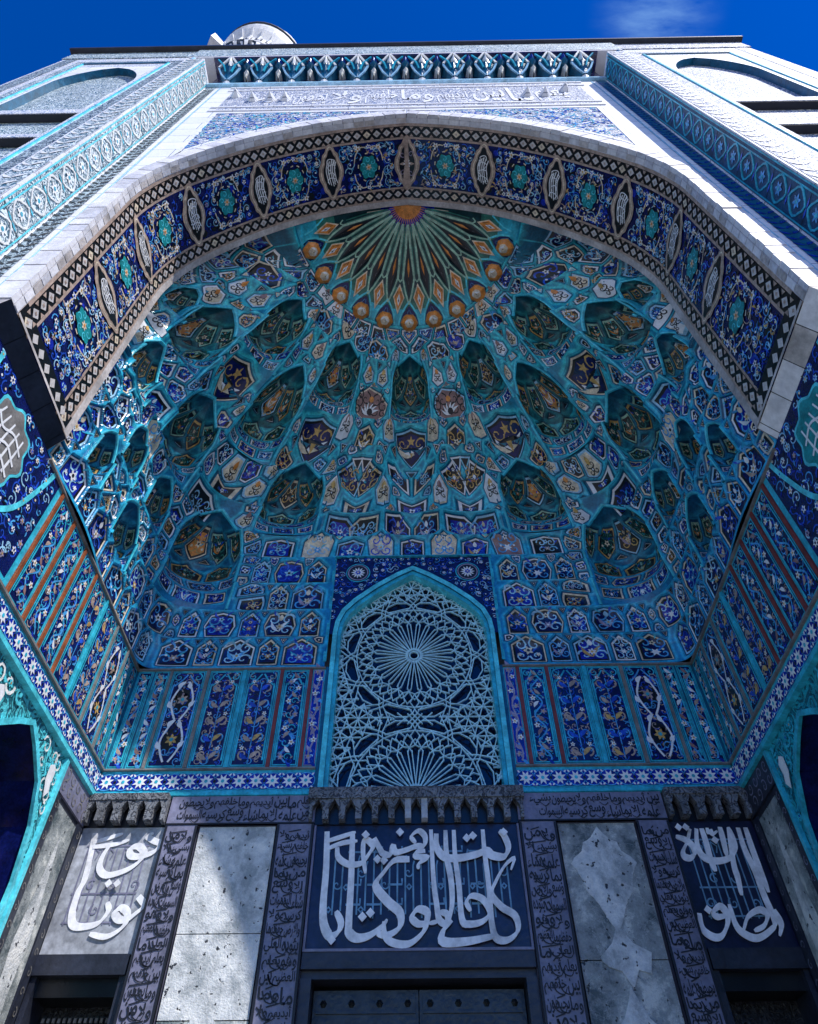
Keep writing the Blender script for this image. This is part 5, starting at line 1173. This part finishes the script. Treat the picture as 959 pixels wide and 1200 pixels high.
for a0,zb,h,w,Dm in ALC:
    kz=float(vr(np.array([a0*1.]),np.array([zb+h*.5]))[0])*PI/180; wm=w*kz
    def amap(ph,t,o,a0=a0,zb=zb,h=h,w=w,Dm=Dm,wm=wm):
        s_=np.interp(t,AT,AS); pr=np.radians(ph); X=w*s_*np.sin(pr); sc=1-o/np.maximum(wm*s_,.06)
        az_=a0+X*sc; z=zb+t*h; e=macro(a0+w*s_*np.sign(np.sin(pr))*1.0+0*az_,z); e0=macro(az_,z)
        low=sstep((t+.02)/.62); dpt=Dm*np.cos(pr)**.8*low*np.maximum(s_,.0)**.55
        blend=np.abs(np.sin(pr))**3
        return vmap(az_,z-np.where(t>.9,o*.7,0),e0*blend+e0*(1-blend)*.3+(dpt-o*np.cos(pr)))
    cl=[]
    for ty,pp in LAY:
        for s_ in ((1,-1) if abs(np.mean([p[0] for p in pp]))>.5 else (1,)):
            Q=np.array([(s_*x,t) for x,t in pp]); c=Q.mean(0); su=float(np.interp(c[1],AT,AS)); kp=max(.35,su)*wm*1.35*PI/180
            L=(Q-c)*[kp,h*(1 if c[1]<.6 else 1.15)]; inr=float(sdist([(0,0)],L)[0])
            if inr>.01: cl.append((ty if not(ty=='gold' and abs(a0) in (0,60)) else 'green',c,kp,h*(1 if c[1]<.6 else 1.15),L,inr))
    PH=np.linspace(-90,90,57); TT=np.linspace(0,.998,70); A_,T_=np.meshgrid(PH,TT); dg=np.zeros(A_.shape); sdv=np.full(A_.shape,-1.)
    for ty,c,kp,kt,L,inr in cl:
        sd=sdist(np.stack([((A_-c[0])*kp).ravel(),((T_-c[1])*kt).ravel()],1),L).reshape(A_.shape); dg+=sstep((sd+.014)/.028)*.022; sdv=np.maximum(sdv,sd)
    P=amap(A_.ravel(),T_.ravel(),-dg.ravel()); n=len(PH); mb=MB()
    f_lo=[(j*n+i,j*n+i+1,(j+1)*n+i+1,(j+1)*n+i) for j in range(len(TT)-1) for i in range(n-1) if TT[j]<.58]
    f_hi=[(j*n+i,j*n+i+1,(j+1)*n+i+1,(j+1)*n+i) for j in range(len(TT)-1) for i in range(n-1) if TT[j]>=.58]
    mb.add(P,f_lo,'turq'); mb.n=0; mb.F+=f_hi; mb.I+=[mb.mi('alcove_shade')]*len(f_hi)  # upper part takes a darker copy, shade of the hood put into the colour
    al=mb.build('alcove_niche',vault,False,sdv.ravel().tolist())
    mb=MB()
    for ty,c,kp,kt,L,inr in cl:
        panel_mesh(mb,lambda P_,o,c=c,kp=kp,kt=kt,L=L: amap(c[0]+P_[:,0]/kp,np.clip(c[1]+P_[:,1]/kt,0,.995),o-sstep((sdist(P_,L)+.014)/.028)*.022),L,inr,ty)
    mb.build('tile_lining',al)
    # moulded rim round the mouth
    tt=np.linspace(0.0,1,40); ss_=np.interp(tt,AT,AS); out=[(a0-w*s_,zb+t*h) for s_,t in zip(ss_,tt)]+[(a0+w*s_,zb+t*h) for s_,t in zip(ss_[::-1][1:],tt[::-1][1:])]
    out=np.array(out); mb=MB(); g_=np.gradient(out*[kz,1],axis=0); g_/=np.hypot(g_[:,0],g_[:,1])[:,None]+1e-9; nn=np.stack([-g_[:,1],g_[:,0]],1)/[kz,1]
    secs=[(-.020,.0),(-.013,.018),(0,.024),(.013,.016),(.024,-.06)]; rows_=[]
    for d_,o_ in secs:
        q=out+nn*d_; rows_.append(vmap(np.clip(q[:,0],-89.5,89.5),q[:,1],macro(q[:,0],q[:,1])-o_))
    n=len(out)
    for j in range(len(secs)-1): mb.add(np.vstack([rows_[j],rows_[j+1]]),[(i,i+1,n+i+1,n+i) for i in range(n-1)],'turq_flat' if j in(0,3) else 'turq_light' if j==1 else 'turq_flat')
    mb.build('rim',al)
areas=[]
for ty,c,k,L,inr in CG: areas.append(float(inr*(np.ptp(L[:,0])+np.ptp(L[:,1]))))
big=set(np.argsort(areas)[::-1][:96].tolist())
smallmb=MB()
for ci,(ty,c,k,L,inr) in enumerate(CG):
    mb=MB() if ci in big else smallmb
    def fn(P,o,c=c,k=k,L=L,inr=inr,ty=ty):
        a=c[0]+P[:,0]/k; z=c[1]+P[:,1]; sd=sdist(P,L); return vmap(a,z,macro(a,z)+dig(ty,sd,inr)-o)
    panel_mesh(mb,fn,L,inr,ty)
    if ci in big:
        t=int(np.clip(np.searchsorted(TB,c[1])-1,0,len(tiers)-1)); mb.build('tile_panel',tiers[t])
ob=smallmb.build('small_tile_panels',vault); ob['kind']='stuff'

# sunburst half dome at the crown
fan=thing('sunburst_half_dome','green and orange sunburst shell ringed with cream bulbs at the vault crown','half dome',(0,YB,10.4))
RF=1.70
def fmap(P,o):
    a=np.radians(P[:,0]); q=P[:,1]; zr=10.40+.35*(1-np.cos(a)); z=11.55-(11.55-zr)*np.clip(q,0,2)**1.6
    fl=.03*np.abs(np.sin(np.radians(P[:,0])*12))*np.clip(q*2,0,1)*np.clip((1.05-q)*3,0,1)    # fluting
    r=RF*q; return np.stack([(r-.5*o)*np.sin(a),YB+(r-.5*o)*np.cos(a),z-.85*o+fl],1)
aa=np.linspace(-90,90,241); mb=MB()
grid(mb,fmap,aa,[0.001,.13],'orange'); grid(mb,fmap,aa,[.13,.26],'royal'); grid(mb,fmap,aa,[.26,.4,.55,.7],'green_dark'); grid(mb,fmap,aa,[.7,.78,.86],'green_mid'); grid(mb,fmap,aa,[.86,.93,1.0],'turq_flat'); q_=np.linspace(-90,90,241); A_=fmap(np.stack([q_,np.ones(241)],1),0); B_=vmap(q_,np.full(241,10.405),np.zeros(241)-.0); mb.add(np.vstack([A_,B_]),[(i,i+1,242+i,241+i) for i in range(240)],'turq_flat'); mb.build('shell',fan)
mb=MB(); o=Orn()
for k in range(-12,13):
    a=7.5*k
    o.poly([(a-3.7,.10),(a,.20),(a+3.7,.10)],'orange',.010)
    if k%2==0:
        o.poly([(a-1.8,.02),(a,.12),(a+1.8,.02)],'gold',.012)
        o.poly([(a-7.2,.16),(a-3.75,.235),(a,.16)],'royal',.006)
        o.poly([(a,.18),(a+3.75,.255),(a+7.2,.18)],'navy',.006)
o.emit(mb,fmap); mb.build('sun_disc',fan)
for k in range(-6,7):
    a=15*k; cl=lambda P: [(min(90,max(-90,x)),y) for x,y in P]
    mb=MB(); o=Orn()
    # long dark kite with orange tip
    kt=[(a,.33),(a+3.4,.56),(a+4.6,.62),(a,.80),(a-4.6,.62),(a-3.4,.56)]
    if abs(a)<90:
        o.poly(kt,'green_dark',.012); o.poly([(a,.36),(a+2.8,.56),(a+3.4,.62),(a,.75),(a-3.4,.62),(a-2.8,.56)],'black',.022)
        o.poly([(a,.46),(a+1.3,.55),(a,.62),(a-1.3,.55)],'orange',.030); o.flower(a,.66,.02,'white_glaze',None,5,.03)
        for q in (-1,1): o.rib([(a+q*1.8,.50),(a+q*2.6,.58),(a+q*1.6,.66),(a+q*.4,.72)],.006,'green_pale',.017)
    # pale strips along the kites, meeting near the centre
    for q in (-1,1):
        def PB(pts,w,m,off):   # ribbon built in metric space then back to (angle, ratio)
            M_=[(RF*r*math.sin(R(x)),RF*r*math.cos(R(x))) for x,r in pts]; oo=Orn(); oo.rib(M_,w,m,off)
            p,f,m_,of,th,ol=oo.it[0]; ang=np.degrees(np.arctan2(p[:,0],p[:,1])); rr=np.hypot(p[:,0],p[:,1])/RF
            if np.abs(ang).max()<=90.5: o.it.append((np.stack([ang,rr],1),f,m_,of,0,None))
        PB([(a+q*1.0,.18),(a+q*3.4,.40),(a+q*5.2,.63)],.034,'green_pale',.020); PB([(a+q*5.2,.63),(a+q*2.4,.74),(a,.82)],.028,'green_pale',.020)
        PB([(a+q*7.3,.20),(a+q*5.6,.42),(a+q*6.4,.60)],.020,'green_mid',.018); PB([(a+q*6.0,.24),(a+q*4.0,.40)],.012,'cream',.019)
        PB([(a+q*5.2,.63),(a+q*7.5,.66)],.02,'green_pale',.019)
        PB([(a+q*2.2,.835),(a+q*5.2,.90),(a+q*6.3,.975)],.026,'turq_light',.018); PB([(a,.80),(a+q*3.6,.86)],.026,'turq_light',.019)
    if abs(a)<90: o.poly([(a,.83),(a+3.6,.88),(a+5.6,.95),(a+4.6,1.0),(a-4.6,1.0),(a-5.6,.95),(a-3.6,.88)],'navy',.012)
    for q in (-1,1):
        if abs(a)<90: 
            o.rib([(a+q*.3,.86),(a+q*1.6,.90),(a+q*3.4,.93)],.006,'sky_glaze',.015)
    if abs(a)<90: o.flower(a,.88,.012,'orange',None,4,.017)
    o.emit(mb,fmap); mb.build('ray_panel',fan)
    if k<6:
        b=a+7.5; mb=MB(); o=Orn(); o.poly([(b,.67),(b+4.2,.775),(b,.90),(b-4.2,.775)],'cream',.018); o.poly([(b,.695),(b+3.5,.775),(b,.87),(b-3.5,.775)],'orange',.030)
        o.rib([(b-2.6,.78),(b-1.2,.73),(b,.80),(b+1.2,.73),(b+2.6,.78)],.008,'black',.040); o.poly([(b,.75),(b+1.2,.79),(b,.84),(b-1.2,.79)],'white_glaze',.038); o.disc(b,.80,.35,'black',.046,6,ry=.012)
        o.emit(mb,fmap); mb.build('orange_kite',fan)
    if abs(a)<90:
        c=fmap(np.array([(a,.955)]),.03)[0]; mb=MB(); ar=R(a); rad=np.array([math.sin(ar),math.cos(ar),0]); tan=np.array([math.cos(ar),-math.sin(ar),0]); dn=np.array([0,0,-1.])
        ax=-.45*rad+.9*dn; ax/=np.linalg.norm(ax); up_=np.cross(tan,ax)
        V=[];F=[];nr,ns=7,16
        for i in range(nr):
            ph=PI/2*i/(nr-1); rr=math.cos(ph)*.145; hh=math.sin(ph)*.12
            for j in range(ns):
                th_=2*PI*j/ns; lob=1+.06*math.cos(6*th_); V.append(c+tan*rr*lob*math.cos(th_)+up_*rr*lob*1.05*math.sin(th_)+ax*hh)
        F=[(i*ns+j,i*ns+(j+1)%ns,(i+1)*ns+(j+1)%ns,(i+1)*ns+j) for i in range(nr-1) for j in range(ns)]
        mb.add(V,[f for f in F if f[0]//ns<1],'turq_deep'); mb.add(V,[f for f in F if 1<=f[0]//ns<=3],'orange'); mb.add(V,[f for f in F if f[0]//ns>=4],'cream')
        def bm2(P,oo): 
            r_=np.hypot(P[:,0],P[:,1]); h=np.sqrt(np.clip(1-(r_/.135)**2,0,1))*.13+oo
            return c+np.outer(P[:,0],tan)+np.outer(P[:,1],up_)+np.outer(h,ax)
        o=Orn(); 
        for q in (-1,1):
            o.spiral(q*.048,-.01,.045,PI/2,1.1,q,'cream',.014,.010,10); o.leaf(0,.07,-PI/2-q*.55,.12,.035,'cream',.011); o.leaf(0,-.05,PI/2-q*.9,.09,.03,'white_glaze',.012)
        o.disc(0,-.0,.016,'black',.008,7); o.emit(mb,bm2); mb.build('bulb',fan)

# ================================================================ minaret behind the left wing
MX,MY=MINXY
mt=thing('minaret','white round minaret top with dark openings rising behind the left wing','minaret',(MX,MY,ZG))
def lathe(mb,prof,m,n=40,cx=MX,cy=MY):
    P=[(cx+r*math.cos(2*PI*k/n),cy+r*math.sin(2*PI*k/n),z) for r,z in prof for k in range(n)]
    mb.add(P,[(j*n+k,j*n+(k+1)%n,(j+1)*n+(k+1)%n,(j+1)*n+k) for j in range(len(prof)-1) for k in range(n)],m)
mb=MB(); lathe(mb,[(.8,ZG),(.8,27.8),(1.15,28.2),(1.45,28.6),(1.45,29.0)],'minaret_white'); mb.build('shaft',mt,True)
mb=MB(); lathe(mb,[(1.4,29.0),(1.36,29.0),(1.36,29.5),(1.40,29.5),(1.40,29.6),(1.36,29.6),(1.36,30.4),(1.62,30.9),(1.58,30.95),(1.70,31.3),(1.70,31.4),(1.64,31.42),(1.68,31.85),(1.5,31.95),(1.4,34.0),(.1,36.5)],'minaret_white')
for k in range(24):
    a=2*PI*k/24; c,s_=math.cos(a),math.sin(a)
    P=[(MX+r*c-q*.035*s_,MY+r*s_+q*.035*c,z) for z,r in ((29.65,1.37),(30.4,1.37),(30.85,1.60)) for q in (-1,1)]+[(MX+(r+.07)*c-q*.035*s_,MY+(r+.07)*s_+q*.035*c,z) for z,r in ((29.65,1.37),(30.4,1.37),(30.85,1.60)) for q in (-1,1)]
    mb.add(P,[(6,7,9,8),(8,9,11,10),(0,6,8,2),(2,8,10,4),(1,7,9,3),(3,9,11,5),(0,1,7,6)],'minaret_white')
mb.build('drum',mt)
for r,z0,z1 in ((1.16,28.22,28.62),(1.37,29.7,30.25)):
    mb=MB()
    for k in range(22):
        a=2*PI*k/22; b=a+.19
        r2=r+.34 if z0<29 else r; mb.add([(MX+(r+.01)*math.cos(a),MY+(r+.01)*math.sin(a),z0),(MX+(r+.01)*math.cos(b),MY+(r+.01)*math.sin(b),z0),(MX+(r2+.01)*math.cos(b),MY+(r2+.01)*math.sin(b),z1),(MX+(r2+.01)*math.cos((a+b)/2),MY+(r2+.01)*math.sin((a+b)/2),z1+.1),(MX+(r2+.01)*math.cos(a),MY+(r2+.01)*math.sin(a),z1)],[(0,1,2,3,4)],'minaret_dark')
    mb.build('niche_ring',mt)
mb=MB(); lathe(mb,[(1.69,31.86),(1.74,31.86),(1.74,31.97),(1.6,31.97)],'minaret_dark'); mb.build('rim',mt)
for k,a in enumerate((PI*1.18,PI*1.92)):
    s=thing('loudspeaker','grey loudspeaker box bolted to the %s of the minaret drum'%('left' if k==0 else 'right'),'loudspeaker',(MX+1.8*math.cos(a),MY+1.8*math.sin(a),30.6),'loudspeakers on the minaret')
    mb=MB(); c,s_=math.cos(a),math.sin(a)
    P=[]
    for d,w in ((0,.22),(.6,.38)):
        for q,e in ((-1,-1),(1,-1),(1,1),(-1,1)): P.append((MX+(1.5+d)*c-q*w*s_,MY+(1.5+d)*s_+q*w*c,30.9+e*w))
    mb.add(P,[(0,1,2,3),(4,5,6,7),(0,1,5,4),(1,2,6,5),(2,3,7,6),(3,0,4,7)],'minaret_white')
    P2=[(MX+(2.105)*c-q*.3*s_,MY+(2.105)*s_+q*.3*c,30.9+e*.3) for q,e in ((-1,-1),(1,-1),(1,1),(-1,1))]; mb.add(P2,[(0,1,2,3)],'minaret_dark'); mb.build('horn',s)

# ================================================================ camera, sky, sun
f,th,yaw,roll,px,py=806.94,0.9194,0.0102,-0.0062,-2.6,-74.4
def ray(a,b):
    c,s=math.cos(-roll),math.sin(-roll); a,b=c*a+s*b,-s*a+c*b
    v=(a,math.cos(th)-b*math.sin(th),math.sin(th)+b*math.cos(th)); c,s=math.cos(-yaw),math.sin(-yaw)
    return Vector((c*v[0]+s*v[1],-s*v[0]+c*v[1],v[2]))
F0=ray(0,0); RX=ray(1,0)-F0; UP=ray(0,1)-F0
cd=bpy.data.cameras.new('camera'); cam=bpy.data.objects.new('camera',cd); COL.objects.link(cam)
Mx=Matrix((RX.normalized(),UP.normalized(),-F0.normalized())).transposed().to_4x4(); Mx.translation=Vector((0,0,H)); cam.matrix_world=Mx
cd.sensor_fit='HORIZONTAL'; cd.sensor_width=36; cd.lens=36*f/959; cd.shift_x=-px/959; cd.shift_y=(py)/959*-1*-1
cd.clip_start=.05; cd.clip_end=1000; scene.camera=cam
sd_=Vector((.94,-1,1.51)).normalized()
sl=bpy.data.lights.new('sun','SUN'); sl.energy=SUN; sl.angle=R(.5); sl.color=(1,.965,.92); so=bpy.data.objects.new('sun',sl); COL.objects.link(so); so.rotation_euler=sd_.to_track_quat('Z','Y').to_euler()
w=bpy.data.worlds.new('World'); scene.world=w; w.use_nodes=True; nt=w.node_tree; N=nt.nodes; L=nt.links; bgn=N['Background']
sky=N.new('ShaderNodeTexSky'); sky.sky_type='NISHITA'; sky.sun_disc=False; sky.sun_elevation=math.asin(sd_.z); sky.sun_rotation=math.atan2(sd_.x,sd_.y); sky.ozone_density=3.5; sky.air_density=1.0; sky.dust_density=.3
hs=N.new('ShaderNodeHueSaturation'); hs.inputs['Saturation'].default_value=SAT; hs.inputs['Hue'].default_value=.522; hs.inputs['Value'].default_value=1.35; L.new(sky.outputs[0],hs.inputs['Color'])
# one faint wisp of cloud
tc=N.new('ShaderNodeTexCoord'); cdv=ray((770-479.5-px)/f,(600-16+py)/f).normalized()
mp=N.new('ShaderNodeMapping'); mp.inputs['Scale'].default_value=(3.0,9,3); nz=N.new('ShaderNodeTexNoise'); nz.inputs['Scale'].default_value=4; nz.inputs['Detail'].default_value=7; nz.inputs['Roughness'].default_value=.6; L.new(tc.outputs['Generated'],mp.inputs[0]); L.new(mp.outputs[0],nz.inputs[0])
ds=N.new('ShaderNodeVectorMath'); ds.operation='DISTANCE'; L.new(tc.outputs['Generated'],ds.inputs[0]); ds.inputs[1].default_value=cdv
m1=N.new('ShaderNodeMapRange'); m1.interpolation_type='SMOOTHSTEP'; m1.inputs[1].default_value=0.0; m1.inputs[2].default_value=.085; m1.inputs[3].default_value=1; m1.inputs[4].default_value=0; L.new(ds.outputs['Value'],m1.inputs[0])
m2=N.new('ShaderNodeMapRange'); m2.inputs[1].default_value=.35; m2.inputs[2].default_value=.75; m2.inputs[3].default_value=0; m2.inputs[4].default_value=.65; L.new(nz.outputs['Fac'],m2.inputs[0])
mm=N.new('ShaderNodeMath'); mm.operation='MULTIPLY'; L.new(m1.outputs[0],mm.inputs[0]); L.new(m2.outputs[0],mm.inputs[1])
mx=N.new('ShaderNodeMix'); mx.data_type='RGBA'; L.new(mm.outputs[0],mx.inputs[0]); L.new(hs.outputs[0],mx.inputs[6]); mx.inputs[7].default_value=(2.2,4.2,7.5,1)
L.new(mx.outputs[2],bgn.inputs[0]); bgn.inputs[1].default_value=SKY
scene.view_settings.view_transform='Standard'; scene.view_settings.look='None'; scene.view_settings.exposure=0
scene.cycles.max_bounces=8; scene.cycles.diffuse_bounces=5
